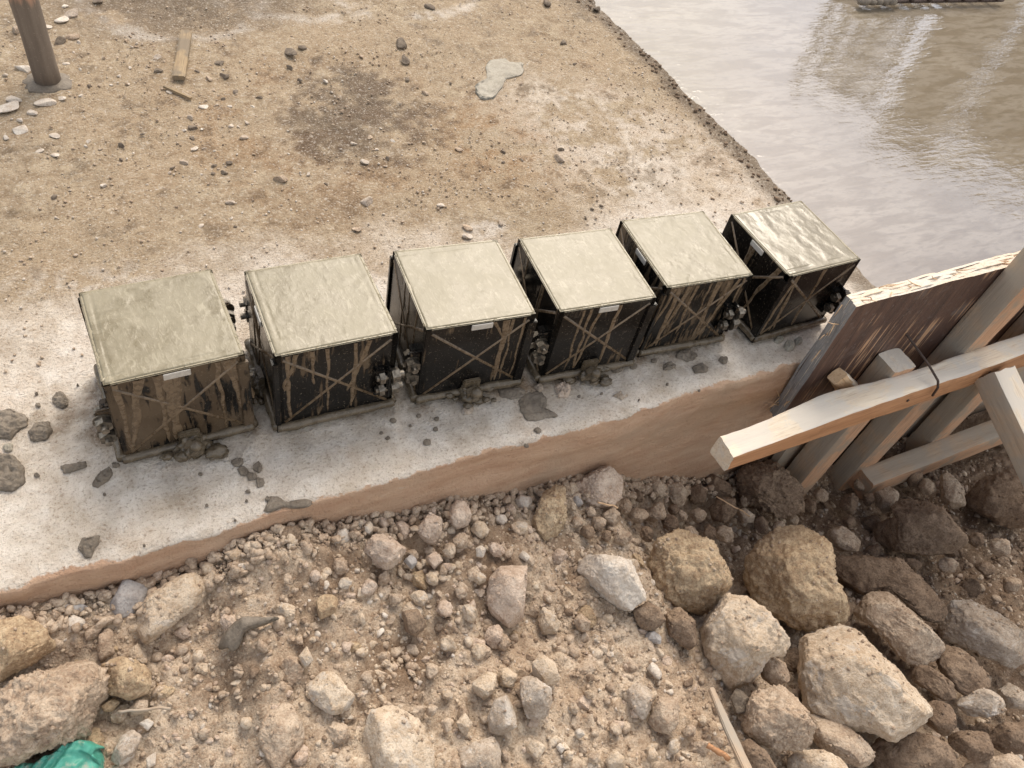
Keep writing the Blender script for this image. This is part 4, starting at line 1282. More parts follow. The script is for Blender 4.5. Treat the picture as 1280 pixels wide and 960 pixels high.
 ('A', '300,480 330,455 355,465 345,500 310,510', 'rock_tan', 'small tan stone right of the clean pale stone', .9, .7),
 ('A', '360,740 400,710 420,730 400,760 370,758', 'rock_ochre', 'small ochre stone at the right foot of the rough boulder', .9, .8),
 ('A', '975,150 1000,110 1050,100 1065,170 1010,200', 'rock_brown', 'crumbly brown clod touching the slab edge, left part', .9, 1.9),
 ('A', '790,200 830,180 870,210 840,240', 'rock_cream', 'pale stone in the crumbs just under the slab edge', .9, .8),
 ('A', '490,802 520,785 542,800 525,828', 'stone_white', 'white pebble under the right end of the straw', .9, .5),
 ('A', '145,440 185,418 212,450 190,492 155,488', 'rock_tan', 'tan stone left of the clean pale grey stone', .9, .8),
 ('A', '345,490 390,475 405,560 370,592 350,560', 'rock_tan', 'upright tan stone below the broken block', .9, .8),
 ('A', '820,240 890,235 885,265 830,262', 'stone_white', 'flat white stone lying under the slab edge', .6, .5),
 ('A', '515,920 545,905 550,945 525,965', 'stone_white', 'white stone near the bottom left, right of the egg-shaped stone', .9, .6),
]
for a in BIG:
    sub = 6 if len(a[1].split()) > 9 else 5
    outline_rock(a[0], a[1], a[2], a[3], a[4], a[5], sub=sub, sink=0.40 if 'half buried' in a[3] else (-0.05 if a[0] == 'H' else 0.08))

# further clods packed between the named stones
def ring(x, y, w, seed):
    rs = random.Random(seed)
    a0 = rs.uniform(0, 6.28)
    asp = rs.uniform(0.7, 0.95)
    pts = []
    for k in range(8):
        t = 2 * math.pi * (k + rs.uniform(-0.25, 0.25)) / 8
        r = w / 2 * rs.uniform(0.8, 1.12)
        u, v_ = r * math.cos(t), r * asp * math.sin(t)
        pts.append('%.1f,%.1f' % (x + u * math.cos(a0) - v_ * math.sin(a0), y + u * math.sin(a0) + v_ * math.cos(a0)))
    return ' '.join(pts)
PACK = [
 ('H', ['rock_tan', 'rock_brown', 'rock_tan'], 'rough %s clod packed in the heap between slab face and ochre boulders', 'clods packed below the slab face',
  [(500, 255, 80), (560, 215, 62), (445, 305, 90), (385, 335, 80), (335, 375, 70), (560, 300, 92), (645, 285, 112), (705, 335, 90), (760, 300, 60), (830, 300, 84), (880, 375, 80), (795, 385, 80), (945, 385, 90), (1110, 345, 90), (1185, 365, 80), (490, 400, 90), (600, 380, 80), (350, 285, 60), (540, 175, 70), (720, 275, 62), (1040, 230, 70), (1120, 250, 90), (420, 390, 60), (290, 330, 70)]),
 ('B', ['rock_pink', 'rock_tan', 'rock_cream'], '%s clod crowded close under the front edge of the slab', 'clods crowded under the slab edge',
  [(230, 235, 50), (335, 290, 62), (395, 170, 46), (480, 145, 52), (735, 205, 62), (800, 165, 64), (855, 235, 70), (700, 235, 52), (350, 345, 52), (430, 360, 62), (520, 395, 54), (600, 395, 64), (680, 430, 64), (740, 375, 52), (765, 445, 64), (850, 525, 92), (815, 570, 60), (930, 160, 64), (900, 100, 50), (120, 270, 60), (60, 230, 50), (250, 320, 46), (160, 330, 44), (640, 330, 54), (690, 290, 40), (480, 330, 52), (800, 330, 46)]),
 ('D', ['rock_brown', 'rock_tan'], '%s clod fallen into the gap in front of the shutter studs', 'clods below the shutter',
  [(420, 65, 62), (470, 95, 52), (560, 125, 72), (600, 65, 52), (765, 45, 62), (805, 70, 60), (430, 135, 62), (380, 175, 50), (560, 185, 46), (300, 135, 62), (620, 110, 48), (860, 180, 50), (960, 240, 60), (1040, 260, 70), (990, 330, 60), (1070, 380, 60), (760, 320, 56), (870, 320, 60)]),
 ('E', ['rock_tan', 'rock_cream'], '%s clod loose on the slope low in the centre of the rubble', 'clods low in the centre',
  [(60, 240, 60), (120, 330, 50), (60, 390, 52), (240, 170, 70), (330, 130, 80), (120, 140, 70), (600, 380, 50), (660, 330, 46), (740, 300, 44), (620, 480, 44), (760, 460, 50), (980, 530, 60), (1040, 470, 60), (900, 560, 56), (340, 560, 50), (580, 560, 44), (680, 570, 56), (1090, 430, 50)]),
]
for crop_, mats_, lab_, grp_, spots in PACK:
    for k, (x, y, w0) in enumerate(spots):
        mt = mats_[k % len(mats_)]
        cw = {'rock_tan': 'tan', 'rock_cream': 'cream', 'rock_pink': 'pinkish', 'rock_brown': 'brown'}[mt]
        outline_rock(crop_, ring(x, y, w0, k * 7 + int(x)), mt, lab_ % cw, 0.9, 1.7, 0.12, 5 if w0 > 70 else 4, 'clod', 'clod', grp_)

# crumbs clinging to the upper sides of the stones
cl = {}
for W, N_, mat, size in ROCK_W:
    if mat.startswith('stone') or size < 0.02:
        continue
    g_ = np.random.default_rng(int(size * 1e6) % 1000)
    up = np.where(N_[:, 2] > 0.25)[0]
    k = g_.choice(up, size=min(len(up), int(26 * (size / 0.04) ** 1.6)), replace=True)
    cl.setdefault('rock_tan' if mat in ('rock_ochre', 'rock_cream', 'rock_tan', 'rock_grey') else mat, []).append(W[k])
CLING = cl

# medium stones between them: shared shapes, each its own object
def unit_rock(seed, lump=1.0, facets=7, sub=3, lo=0.68):
    v, f = ico(sub)
    rr = np.random.default_rng(900 + seed)
    q = v * np.array([1.0, rr.uniform(0.65, 0.95), rr.uniform(0.55, 0.85)])
    for k in range(facets):
        nn = rr.normal(size=3); nn /= np.linalg.norm(nn)
        h = q @ nn
        lim = h.max() * rr.uniform(lo, 0.9)
        q = q - np.maximum(h - lim, 0)[:, None] * nn * 0.9
    q = q * (1 + 0.12 * lump * fbm(q * 2 + seed * 3.1, 3, 300 + seed) + 0.09 * lump * np.abs(fbm(q * 5 + seed, 3, 320 + seed)) + 0.04 * lump * np.abs(fbm(q * 12 + seed, 2, 340 + seed)))[:, None]
    return q, f
CLODS = [unit_rock(k, 2.0, 11, 5, 0.55) for k in range(10)]
CHIPS = [unit_rock(20 + k, 0.3, 7, 4, 0.32) for k in range(8)]
def px_of(p):
    q = p - CAM_P
    z = q @ CAM_F
    return 640 + FPX * (q @ CAM_X) / z, 480 - FPX * (q @ CAM_Y) / z
def soil_mat_for(x, r_):
    if x > 0.95 + 0.3 * (r_.random() - 0.5):
        return r_.choice(['rock_brown', 'rock_brown', 'rock_tan'])
    return r_.choice(['rock_tan', 'rock_tan', 'rock_cream', 'rock_ochre', 'rock_pink', 'rock_tan'])
MED = {}
def med_mesh(k, mat):
    if (k, mat) not in MED:
        q, f = CLODS[k]
        me = mesh_np('clod', q, f)
        me.materials.append(M[mat])
        MED[(k, mat)] = me
    return MED[(k, mat)]
r_ = random.Random(33)
cnt = 0
placed = []
tries = 0
while cnt < 150 and tries < 9000:
    tries += 1
    px, py = r_.uniform(-10, 1290), r_.uniform(585, 975)
    P = soil_at(px, py)
    if P[1] > 0.570 or P[0] > 2.0:
        continue
    rad = 0.008 + 0.014 * r_.random() ** 2.2
    if P[0] > 0.9:
        rad *= 1.5
    ok = True
    for (x, y, z, s, cx, cy, rp) in ROCK_PLACES:
        if math.hypot(px - cx, py - cy) < rp * 0.85:
            ok = False; break
    if ok:
        for (x, y, rr) in placed:
            if math.hypot(P[0] - x, P[1] - y) < (rad + rr) * 0.9:
                ok = False; break
    if not ok:
        continue
    placed.append((P[0], P[1], rad))
    mat = soil_mat_for(P[0], r_)
    o = add('clod', med_mesh(r_.randrange(10), mat), None, None)
    o.location = (P[0], P[1], P[2] + rad * 0.25 - (0.04 * float(sm(P[0], 0.62, 0.85)) + 0.012) * float(1 - sm(P[1], 0.50, 0.56)))
    o.scale = (rad, rad * r_.uniform(0.8, 1.1), rad * r_.uniform(0.8, 1.1))
    o.rotation_euler = (r_.uniform(-1, 1), r_.uniform(-1, 1), r_.uniform(0, 6.28))
    cw = {'rock_tan': 'tan', 'rock_cream': 'cream', 'rock_ochre': 'ochre', 'rock_pink': 'pinkish', 'rock_brown': 'dark brown'}[mat]
    sw = 'pebble-sized' if rad < 0.0115 else 'egg-sized'
    if px < 430:
        tag(o, '%s %s clod loose among the crumbs of the left-hand rubble' % (sw, cw), 'clod', 'clods in the left-hand rubble')
    elif px < 860:
        tag(o, '%s %s clod loose among the crumbs of the middle rubble' % (sw, cw), 'clod', 'clods in the middle rubble')
    else:
        tag(o, '%s %s clod lodged between the right-hand boulders' % (sw, cw), 'clod', 'clods between the right-hand boulders')
    cnt += 1

# crumbs too many to count: one mesh per colour
def scatter_mesh(name, pts, rads, shapes, seed, flat=1.0, smooth=False):
    rr = np.random.default_rng(seed)
    VV, FF = [], []
    off = 0
    n = len(pts)
    a = rr.uniform(0, 2 * math.pi, n); b = rr.uniform(-0.9, 0.9, n)
    k = rr.integers(0, len(shapes), n)
    for s in range(len(shapes)):
        q, f = shapes[s]
        idx = np.where(k == s)[0]
        if len(idx) == 0:
            continue
        ca, sa = np.cos(a[idx]), np.sin(a[idx]); cb, sb = np.cos(b[idx]), np.sin(b[idx])
        Rz = np.zeros((len(idx), 3, 3)); Rz[:, 0, 0] = ca; Rz[:, 0, 1] = -sa; Rz[:, 1, 0] = sa; Rz[:, 1, 1] = ca; Rz[:, 2, 2] = 1
        Rx = np.zeros((len(idx), 3, 3)); Rx[:, 0, 0] = 1; Rx[:, 1, 1] = cb; Rx[:, 1, 2] = -sb; Rx[:, 2, 1] = sb; Rx[:, 2, 2] = cb
        A = Rz @ Rx
        V = np.einsum('nij,vj->nvi', A, q) * rads[idx][:, None, None] * np.array([1, 1, flat]) + pts[idx][:, None]
        F = f[None] + (np.arange(len(idx)) * len(q))[:, None, None] + off
        VV.append(V.reshape(-1, 3)); FF.append(F.reshape(-1, 3))
        off += len(idx) * len(q)
    return mesh_np(name, np.concatenate(VV), np.concatenate(FF), smooth)
SH1 = [unit_rock(40 + k, 2.2, 3, 1, 0.5) for k in range(14)]
SH1B = [unit_rock(80 + k, 2.4, 8, 2, 0.45) for k in range(14)]
SH2 = [unit_rock(60 + k, 1.8, 9, 2, 0.5) for k in range(16)]
SH0 = []
v0, f0 = ico(1)
def crumb_field(n, seed, rmin, rmax, pw, xr=(-0.5, 1.9), yr=(-0.3, 0.585)):
    rr = np.random.default_rng(seed)
    x = rr.uniform(*xr, n * 5); y = rr.uniform(*yr, n * 5)
    den = 0.5 + 0.9 * fbm(p3(x * 6, y * 6), 3, seed) + 0.3 * fbm(p3(x * 20, y * 20), 2, seed + 1)
    keep = rr.random(n * 5) < np.clip(den, 0.10, 1)
    # keep what lies in or near the view
    keep &= (y < EDGE_Y - 0.03 + 0.045 * (x < 1.0))
    zz = soil_base(x, y)
    q = np.stack([x, y, zz], -1) - CAM_P
    dz = q @ CAM_F
    ux = FPX * (q @ CAM_X) / dz; uy = FPX * (q @ CAM_Y) / dz
    keep &= ((np.abs(ux) < 720) & (np.abs(uy) < 560)) | (rr.random(len(x)) < 0.2)
    x, y = x[keep][:n], y[keep][:n]
    rad = rmin + (rmax - rmin) * rr.random(len(x)) ** pw
    P = p3(x, y)
    z = soil_base(x, y) + 0.014 * fbm(P * 18, 4, 71) + 0.018 * np.abs(fbm(P * 42, 3, 72)) + rad * 0.25
    z = z - 0.045 * sm(x, 0.62, 0.85) * (1 - sm(y, 0.50, 0.56)) - 0.012 * (1 - sm(y, 0.50, 0.56))
    return np.stack([x, y, z], -1), rad
for mat, n, sd_, lab in (('rock_tan', 22000, 401, 'tan soil crumbs covering the rubble heap'), ('rock_cream', 11000, 402, 'pale cream crumbs covering the rubble heap'), ('rock_pink', 4500, 405, 'pinkish crumbs strewn over the rubble heap'), ('rock_brown', 10000, 403, 'brown soil crumbs strewn over the rubble heap'), ('stone_white', 2600, 404, 'white grit strewn over the rubble heap')):
    for big in (0, 1):
        nn_ = n if not big else n // 11
        pts, rad = crumb_field(nn_, sd_ + 50 * big, 0.0012 if not big else 0.0045, (0.0052 if not big else 0.012) * (0.7 if mat == 'stone_white' else 1), 2.6)
        g_ = np.random.default_rng(sd_)
        if mat == 'rock_brown':
            m_ = (pts[:, 0] > 0.8 + 0.3 * g_.normal(size=len(pts))) | (g_.random(len(pts)) < 0.25)
            pts, rad = pts[m_], rad[m_]
        elif mat != 'stone_white':
            m_ = (pts[:, 0] < 1.0 + 0.2 * g_.normal(size=len(pts))) | (g_.random(len(pts)) < 0.35)
            pts, rad = pts[m_], rad[m_]
        if big:
            stuff(add('soil_crumbs', scatter_mesh('soil_crumbs', pts, rad, SH2, sd_ + big), M[mat]), lab.replace('crumbs', 'lumps'), 'crumbs')
        else:
            l_ = rad > min(0.0037, 0.8 * rad.max())
            stuff(add('soil_crumbs', scatter_mesh('soil_crumbs', pts[l_], rad[l_], SH1B, sd_ + 7), M[mat]), lab.replace('crumbs', 'coarse crumbs'), 'crumbs')
            stuff(add('soil_crumbs', scatter_mesh('soil_crumbs', pts[~l_], rad[~l_], SH1, sd_ + big), M[mat]), lab, 'crumbs')
# fine crumbs lying on the boulders and along the foot of the slab face
rr = np.random.default_rng(77)
n = 2600
x = rr.uniform(-0.3, 1.2, n); y = EDGE_Y - 0.004 - 0.045 * rr.random(n) ** 1.5
P = p3(x, y)
rad = 0.0015 + 0.008 * rr.random(n) ** 3
z = soil_base(x, y) + 0.010 * fbm(P * 18, 4, 71) + rad * 0.5 + 0.01 * rr.random(n)
stuff(add('soil_crumbs', scatter_mesh('soil_crumbs', np.stack([x, y, z], -1), rad, SH1B, 78), M['rock_tan']), 'soil crumbs piled along the foot of the slab face', 'crumbs')

for mat, l_ in CLING.items():
    pts = np.concatenate(l_)
    rad = 0.0010 + 0.0032 * np.random.default_rng(4).random(len(pts)) ** 2.5
    stuff(add('soil_crumbs', scatter_mesh('soil_crumbs', pts, rad, SH1, 79), M[mat]), 'loose crumbs lying on top of the %s stones' % {'rock_tan': 'tan', 'rock_brown': 'brown', 'rock_pink': 'pink'}[mat], 'crumbs')

# ------------------------------------------------------------------ stones, mortar and grit on the slab
CHIPM = {}
def chip(px, py, wpx, mat, label, group, flat=0.5, seed=0, name='stone_chip', cat='stone', stretch=1.0, ang=None):
    p = on_slab(px, py)
    d = np.linalg.norm(p - CAM_P)
    rad = 0.5 * wpx * d / FPX
    k = seed % 8
    if (k, mat) not in CHIPM:
        q, f = CHIPS[k]
        me = mesh_np('stone_chip', q, f, False)
        me.materials.append(M[mat])
        CHIPM[(k, mat)] = me
    o = add(name, CHIPM[(k, mat)])
    rs = random.Random(seed * 17 + int(px))
    o.scale = (rad * stretch, rad / stretch ** 0.5, rad * flat)
    o.location = (p[0], p[1], rad * flat * 0.35 + 0.001)
    o.rotation_euler = (rs.uniform(-0.15, 0.15), rs.uniform(-0.15, 0.15), rs.uniform(0, 6.28) if ang is None else ang)
    tag(o, label, cat, group)
W_, Dk, Gy, Tn = 'stone_white', 'stone_dark', 'rock_grey', 'rock_tan'
special = {
 ('T', 95, 605): 'broad pale flake lowest of the flakes by the round post',
 ('T', 45, 500): 'broken pale flake at the left edge below the round post',
 ('T', 210, 480): 'ragged pale flake directly below the foot of the post',
 ('T', 115, 320): 'pale flake immediately left of the post foot',
 ('T', 270, 200): 'dark wedge-shaped stone just right of the post',
 ('T', 720, 270): 'grey stone left of the wooden offcut',
 ('T', 940, 495): 'white stone heading the pale cluster below the offcut',
 ('U', 345, 515): 'lone brown-grey stone in the open dirt behind the second mould',
 ('U', 590, 580): 'flat grey stone splinter behind the second and third moulds',
 ('U', 585, 465): 'white stone on the dark damp patch',
 ('U', 470, 235): 'bright white pebble above the dark damp patch',
 ('U', 565, 658): 'brown stone on the chalky patch behind the third mould',
 ('U', 1145, 430): 'round dark pebble toward the wet concrete, upper of a close pair',
 ('U', 1140, 458): 'flat grey stone beneath the round dark pebble',
 ('U', 880, 655): 'brown stone close behind the third mould',
 ('U', 878, 678): 'white chip touching the back of the third mould',
 ('U', 970, 640): 'grey stone in the gap behind the third and fourth moulds',
}
chips_T = [(115, 320, 50, W_), (95, 605, 55, W_), (45, 500, 70, W_), (210, 480, 50, W_), (75, 465, 45, W_), (150, 525, 30, W_), (285, 455, 30, W_), (305, 300, 22, W_), (370, 325, 18, W_), (340, 245, 14, W_), (335, 70, 45, Gy), (285, 95, 35, W_), (80, 150, 35, Gy), (300, 35, 20, W_), (270, 200, 40, Dk), (335, 178, 34, Tn), (365, 200, 20, W_), (550, 355, 20, W_), (515, 395, 14, W_), (590, 390, 12, W_), (415, 405, 18, Dk), (375, 445, 16, W_), (720, 270, 30, Gy), (735, 335, 25, Dk), (630, 205, 14, W_), (710, 220, 18, Tn), (780, 430, 22, W_), (940, 495, 26, W_), (885, 550, 28, Gy), (890, 595, 25, Dk), (850, 605, 20, W_), (895, 690, 26, W_), (945, 690, 20, Gy), (990, 700, 14, W_), (885, 640, 18, Dk), (1065, 585, 20, W_), (1135, 570, 20, W_), (1125, 640, 25, Gy), (1095, 715, 14, W_), (1055, 755, 22, Dk), (990, 770, 20, Dk), (1035, 800, 26, Dk), (985, 805, 20, Dk), (785, 800, 13, W_), (965, 850, 14, Tn), (850, 755, 26, Gy), (800, 780, 18, Dk), (660, 625, 16, Dk), (560, 675, 26, Dk), (560, 740, 18, Dk), (250, 630, 30, W_), (410, 660, 20, W_), (400, 680, 16, W_), (480, 860, 20, W_), (680, 880, 14, Tn), (255, 915, 22, Dk), (1065, 940, 26, Gy), (930, 808, 14, W_), (1015, 295, 28, Dk), (1035, 355, 32, Dk), (960, 370, 25, Tn), (910, 335, 18, Dk), (985, 420, 18, Tn), (1090, 430, 22, Dk), (1195, 455, 22, Dk), (1030, 460, 20, Dk), (455, 10, 34, Dk), (215, 125, 26, W_), (100, 560, 26, W_), (30, 640, 22, W_), (180, 700, 26, W_), (255, 722, 26, W_), (25, 350, 18, W_), (480, 270, 16, Tn), (600, 315, 14, W_), (1165, 495, 18, W_), (1000, 490, 16, W_), (1060, 495, 16, W_), (1100, 590, 14, W_), (930, 600, 14, W_)]
chips_U = [(345, 515, 28, Tn), (590, 580, 36, Gy), (565, 658, 24, Tn), (585, 465, 18, W_), (470, 235, 14, W_), (425, 500, 12, W_), (200, 580, 20, Gy), (120, 648, 14, W_), (1145, 430, 14, Dk), (1140, 458, 32, Gy), (880, 655, 25, Tn), (878, 678, 24, W_), (970, 640, 20, Gy), (800, 590, 18, W_), (375, 155, 32, Dk), (405, 140, 18, Dk), (370, 195, 14, Dk), (400, 232, 14, Dk), (700, 175, 26, Dk), (705, 230, 12, Dk), (755, 270, 18, Tn), (690, 130, 28, Dk), (555, 415, 16, W_), (620, 430, 10, W_), (650, 455, 14, Dk), (475, 530, 14, Dk), (855, 430, 20, Tn), (980, 435, 10, Dk), (1185, 185, 9, Dk), (1150, 125, 14, Dk), (1215, 625, 9, Dk), (1035, 460, 9, Dk), (650, 535, 8, W_), (215, 650, 10, Dk), (205, 625, 10, W_), (980, 465, 8, Dk), (1235, 600, 9, Dk), (1260, 590, 9, Dk), (1030, 240, 10, Tn), (630, 370, 9, W_), (490, 265, 9, W_), (520, 320, 14, Tn), (600, 395, 16, Tn), (665, 405, 12, W_), (1100, 15, 24, Dk), (770, 25, 20, Dk), (1250, 30, 24, Dk), (575, 165, 12, Tn), (830, 240, 8, Dk), (940, 600, 14, Tn)]
for crop, lst, grp_, lab in (('T', chips_T, 'stone chips on the slab by the post', {W_: 'small white chip strewn on the dirt around the post and offcut', Dk: 'small dark stone strewn on the dirt around the post and offcut', Gy: 'small grey stone strewn on the dirt around the post and offcut', Tn: 'small tan stone strewn on the dirt around the post and offcut'}),
                       ('U', chips_U, 'stone chips on the slab behind the moulds', {W_: 'small white chip strewn on the dirt behind the moulds', Dk: 'small dark stone strewn on the dirt behind the moulds', Gy: 'small grey stone strewn on the dirt behind the moulds', Tn: 'small tan stone strewn on the dirt behind the moulds'})):
    ox, oy, k_ = CROP[crop]
    for j, (x, y, s, m_) in enumerate(lst):
        chip(ox + x / k_, oy + y / k_, s / k_ * (1.4 if (s > 24 or m_ == Dk) else 1.2), m_, special.get((crop, x, y), lab[m_].replace('small', 'tiny' if s < 16 else ('small' if s < 24 else 'larger'))), grp_, 0.38 if (m_ == W_ and s > 25) else 0.7, j, stretch=1.15)

def splat(crop, outline, mat, label, h=0.006, name='mortar_splat', cat='mortar', lump=1.0, group=None, sub=5, par=None):
    poly = opx(crop, outline)
    W = np.array([on_slab(*p)[:2] for p in poly])
    c, th, r = star_radius(W, 80)
    v, f = ico(sub)
    ang = np.arctan2(v[:, 1], v[:, 0])
    R_ = np.interp(ang, np.concatenate([th, [math.pi]]), np.concatenate([r, r[:1]]))
    u = np.hypot(v[:, 0], v[:, 1])
    up = u ** 0.6
    s = r.mean()
    q = np.stack([v[:, 0] / np.maximum(u, 1e-6) * R_ * up, v[:, 1] / np.maximum(u, 1e-6) * R_ * up, np.maximum(v[:, 2], -0.1) * h], -1)
    sd_ = int(abs(c[0] * 997 + c[1] * 331)) % 50
    n_ = q / s
    q[:, 2] *= 0.75 + 0.55 * lump * fbm(n_ * np.array([1.8, 1.8, 0]) + sd_, 3, 500) + 0.7 * lump * np.abs(fbm(n_ * np.array([2.6, 4.5, 0]) + sd_, 3, 505)) + 0.25 * fbm(n_ * np.array([9, 9, 0]), 2, 507)
    q[:, :2] *= (1 + 0.16 * fbm(n_ * 2.6 + sd_, 4, 510, 0.65))[:, None]
    o = add(name, mesh_np(name, q, f), M[mat], None, loc=(c[0], c[1], 0.0008))
    return tag(o, label, cat, group)
def rblob(x, y, w, n=9, seed=0, asp=0.75, ang=0.0):
    rs = random.Random(seed)
    pts = []
    for k in range(n):
        t = 2 * math.pi * k / n
        r = w / 2 * rs.uniform(0.75, 1.1)
        a, b = r * math.cos(t), r * asp * math.sin(t)
        pts.append('%.1f,%.1f' % (x + a * math.cos(ang) - b * math.sin(ang), y + a * math.sin(ang) + b * math.cos(ang)))
    return ' '.join(pts)
gm = 'mortar lumps on the front strip of the slab'
for crop, o_, h, lab, mt in (
 ('Z', rblob(215, 172, 66, 9, 1, .9), .008, 'dark mortar lump upper left of the first mould, ridged on top', 'mortar'),
 ('Z', '-10,215 45,205 105,235 95,262 60,285 40,310 -10,305', .012, 'large mortar lump at the left edge, upper of two', 'mortar'),
 ('Z', '100,285 130,250 175,250 187,280 165,312 110,318', .010, 'mortar lump right of the large upper left one', 'mortar'),
 ('Z', rblob(30, 338, 42, 8, 3, .9), .006, 'small flat tan splat between the two left edge lumps', 'mortar_pale'),
 ('Z', '-20,365 50,365 85,410 88,460 55,492 -20,498', .014, 'biggest mortar lump, rounded, cut by the left edge', 'mortar'),
 ('Z', '215,405 260,398 305,390 308,405 270,420 225,432', .009, 'thin finger of mortar lying left of the first mould', 'mortar'),
 ('Z', '325,475 350,430 385,408 400,430 385,455 345,480', .010, 'pointed mortar lump below the first mould left corner', 'mortar'),
 ('Z', '275,695 290,660 325,655 352,650 350,675 330,705 325,730 300,725', .010, 'grey mortar lump alone near the front edge, left', 'mortar'),
 ('Z', rblob(838, 390, 46, 9, 5, .75), .005, 'round flat mortar drop right below the first mould', 'mortar'),
 ('Z', rblob(857, 422, 42, 9, 6, .9), .005, 'flat mortar drop in a cluster below the second mould, left one', 'mortar'),
 ('Z', rblob(910, 408, 40, 9, 7, 1.1), .006, 'flat mortar drop in a cluster below the second mould, right one', 'mortar'),
 ('Z', rblob(888, 440, 44, 9, 8, .7), .005, 'flat mortar drop in a cluster below the second mould, middle one', 'mortar'),
 ('Z', rblob(918, 462, 36, 9, 9, 1.1), .005, 'flat mortar drop in a cluster below the second mould, lowest one', 'mortar'),
 ('B', '78,108 95,58 128,55 150,78 205,65 245,70 243,88 200,98 140,92 110,108', .005, 'long thin grey mortar splat by the slab edge below the second mould', 'mortar'),
 ('Y', '530,215 555,195 590,190 605,215 600,245 640,250 632,262 600,262 575,272 545,268 535,240', .006, 'wide grey-brown mortar splat on the slab before the third and fourth moulds', 'mortar'),
 ('Y', '470,185 500,180 545,185 550,205 510,212 480,205', .005, 'mortar smear touching the foot of the third mould', 'mortar'),
 ('U', '895,250 910,235 935,240 930,200 940,175 985,165 1035,180 1035,215 990,228 960,275 935,293 905,275', .006, 'flat grey mortar splat alone on the dirt toward the wet concrete', 'mortar_pale'),
 ('Y', rblob(790, 130, 42, 8, 21, .6), .010, 'mortar lump at the foot of the fourth mould right corner', 'mortar'),
 ('Y', rblob(930, 125, 36, 8, 22, .7), .009, 'mortar lump below the fifth mould, left of the pair', 'mortar'),
 ('Y', rblob(975, 95, 56, 9, 23, .6), .009, 'mortar lump below the fifth mould, right of the pair', 'mortar'),
 ('Y', rblob(1012, 131, 46, 9, 24, .6), .009, 'oval mortar lump nearest the front below the fifth mould', 'mortar'),
 ('Y', rblob(1075, 108, 26, 8, 25, .8), .008, 'single mortar drop between the fifth and sixth moulds', 'mortar'),
 ('Y', rblob(1222, 55, 28, 7, 26, .8), .010, 'grey-green chip by the plywood, left of the three', 'mortar_pale'),
 ('Y', rblob(1250, 70, 36, 7, 27, .8), .011, 'grey-green chip by the plywood, largest of the three', 'mortar_pale'),
 ('Y', rblob(1275, 58, 28, 7, 28, .8), .010, 'grey-green chip by the plywood, right of the three', 'mortar_pale'),
 ('Y', '625,180 650,168 668,185 660,208 635,205', .014, 'pinkish stone lump before the fourth mould', 'rock_pink'),
 ('Y', '570,180 585,172 597,185 585,197', .010, 'pale stone left of the pinkish lump before the fourth mould', 'rock_grey'),
 ('Y', '375,245 390,228 410,235 405,250 385,255', .008, 'pale lump below the clamp of the third mould', 'rock_grey'),
 ('Y', '780,203 800,192 822,202 805,215', .006, 'pale flake on the slab before the fourth mould', 'rock_grey'),
):
    splat(crop, o_, mt, lab, h * 0.72, group=gm)
for j, (crop, x, y, s) in enumerate([('Z', 130, 437, 22), ('Z', 135, 190, 22), ('Z', 875, 495, 18), ('Z', 708, 433, 18), ('Z', 730, 545, 15), ('Z', 410, 400, 30), ('Z', 870, 528, 13), ('Z', 130, 150, 14), ('Z', 945, 520, 26), ('Z', 950, 552, 36), ('Y', 195, 270, 20), ('Y', 263, 257, 15), ('Y', 310, 265, 17), ('Y', 308, 292, 17), ('Y', 285, 327, 26), ('Y', 180, 317, 15), ('Y', 163, 303, 12), ('Y', 580, 295, 22), ('Y', 550, 337, 17), ('Y', 890, 110, 18), ('Y', 835, 125, 22), ('Y', 925, 173, 9), ('Y', 750, 198, 9), ('Y', 700, 170, 12), ('Y', 240, 284, 9), ('Y', 690, 205, 10), ('Y', 655, 160, 12), ('Y', 1010, 190, 8), ('Y', 850, 215, 7), ('Z', 275, 120, 9), ('Z', 830, 597, 12), ('Z', 510, 686, 12), ('Z', 370, 505, 14)]):
    splat(crop, rblob(x, y, s, 8, j, 0.7), 'mortar', 'small mortar spot spattered on the front strip of the slab', 0.0035, 'mortar_spot', 'mortar', 1, 'mortar spots on the front strip', 4)
# grit on the slab
rr = np.random.default_rng(5)
for mat, n, lab, rm in (('stone_white', 2600, 'pale grit strewn over the dirt on the slab', 0.0035), ('stone_dark', 900, 'dark grit strewn over the dirt on the slab', 0.0026), ('rock_tan', 7000, 'tan grit strewn over the dirt on the slab', 0.004)):
    x = rr.uniform(-0.5, 1.33, n * 2); y = rr.uniform(0.94, 2.5, n * 2)
    den = 0.4 + 1.0 * fbm(p3(x * 4, y * 4), 3, 600 + n) + (0.35 * np.exp(-(((x - 0.25) / 0.22) ** 2 + ((y - 1.55) / 0.3) ** 2)) if mat == 'stone_white' else 0)
    k = rr.random(n * 2) < np.clip(den, 0.03, 1)
    x, y = x[k][:n], y[k][:n]
    rad = 0.0009 + (rm - 0.0009) * rr.random(len(x)) ** 2.6
    stuff(add('grit', scatter_mesh('grit', np.stack([x, y, rad * 0.3 + 0.001], -1), rad, SH1, 610 + n, 0.7), M[mat]), lab, 'grit')
# damp crumbs along the edge of the pour
n = 700
y = rr.uniform(0.95, 2.6, n); x = POOL_X - 0.012 - 0.05 * rr.random(n) ** 1.3 + 0.018 * fbm(p3(y * 7.0, 2.2), 4, 41)
rad = 0.0010 + 0.006 * rr.random(n) ** 4
stuff(add('grit', scatter_mesh('grit', np.stack([x, y, rad * 0.4], -1), rad, SH1, 699, 0.8), M['rock_brown']), 'dark damp crumbs along the edge of the wet concrete', 'grit')

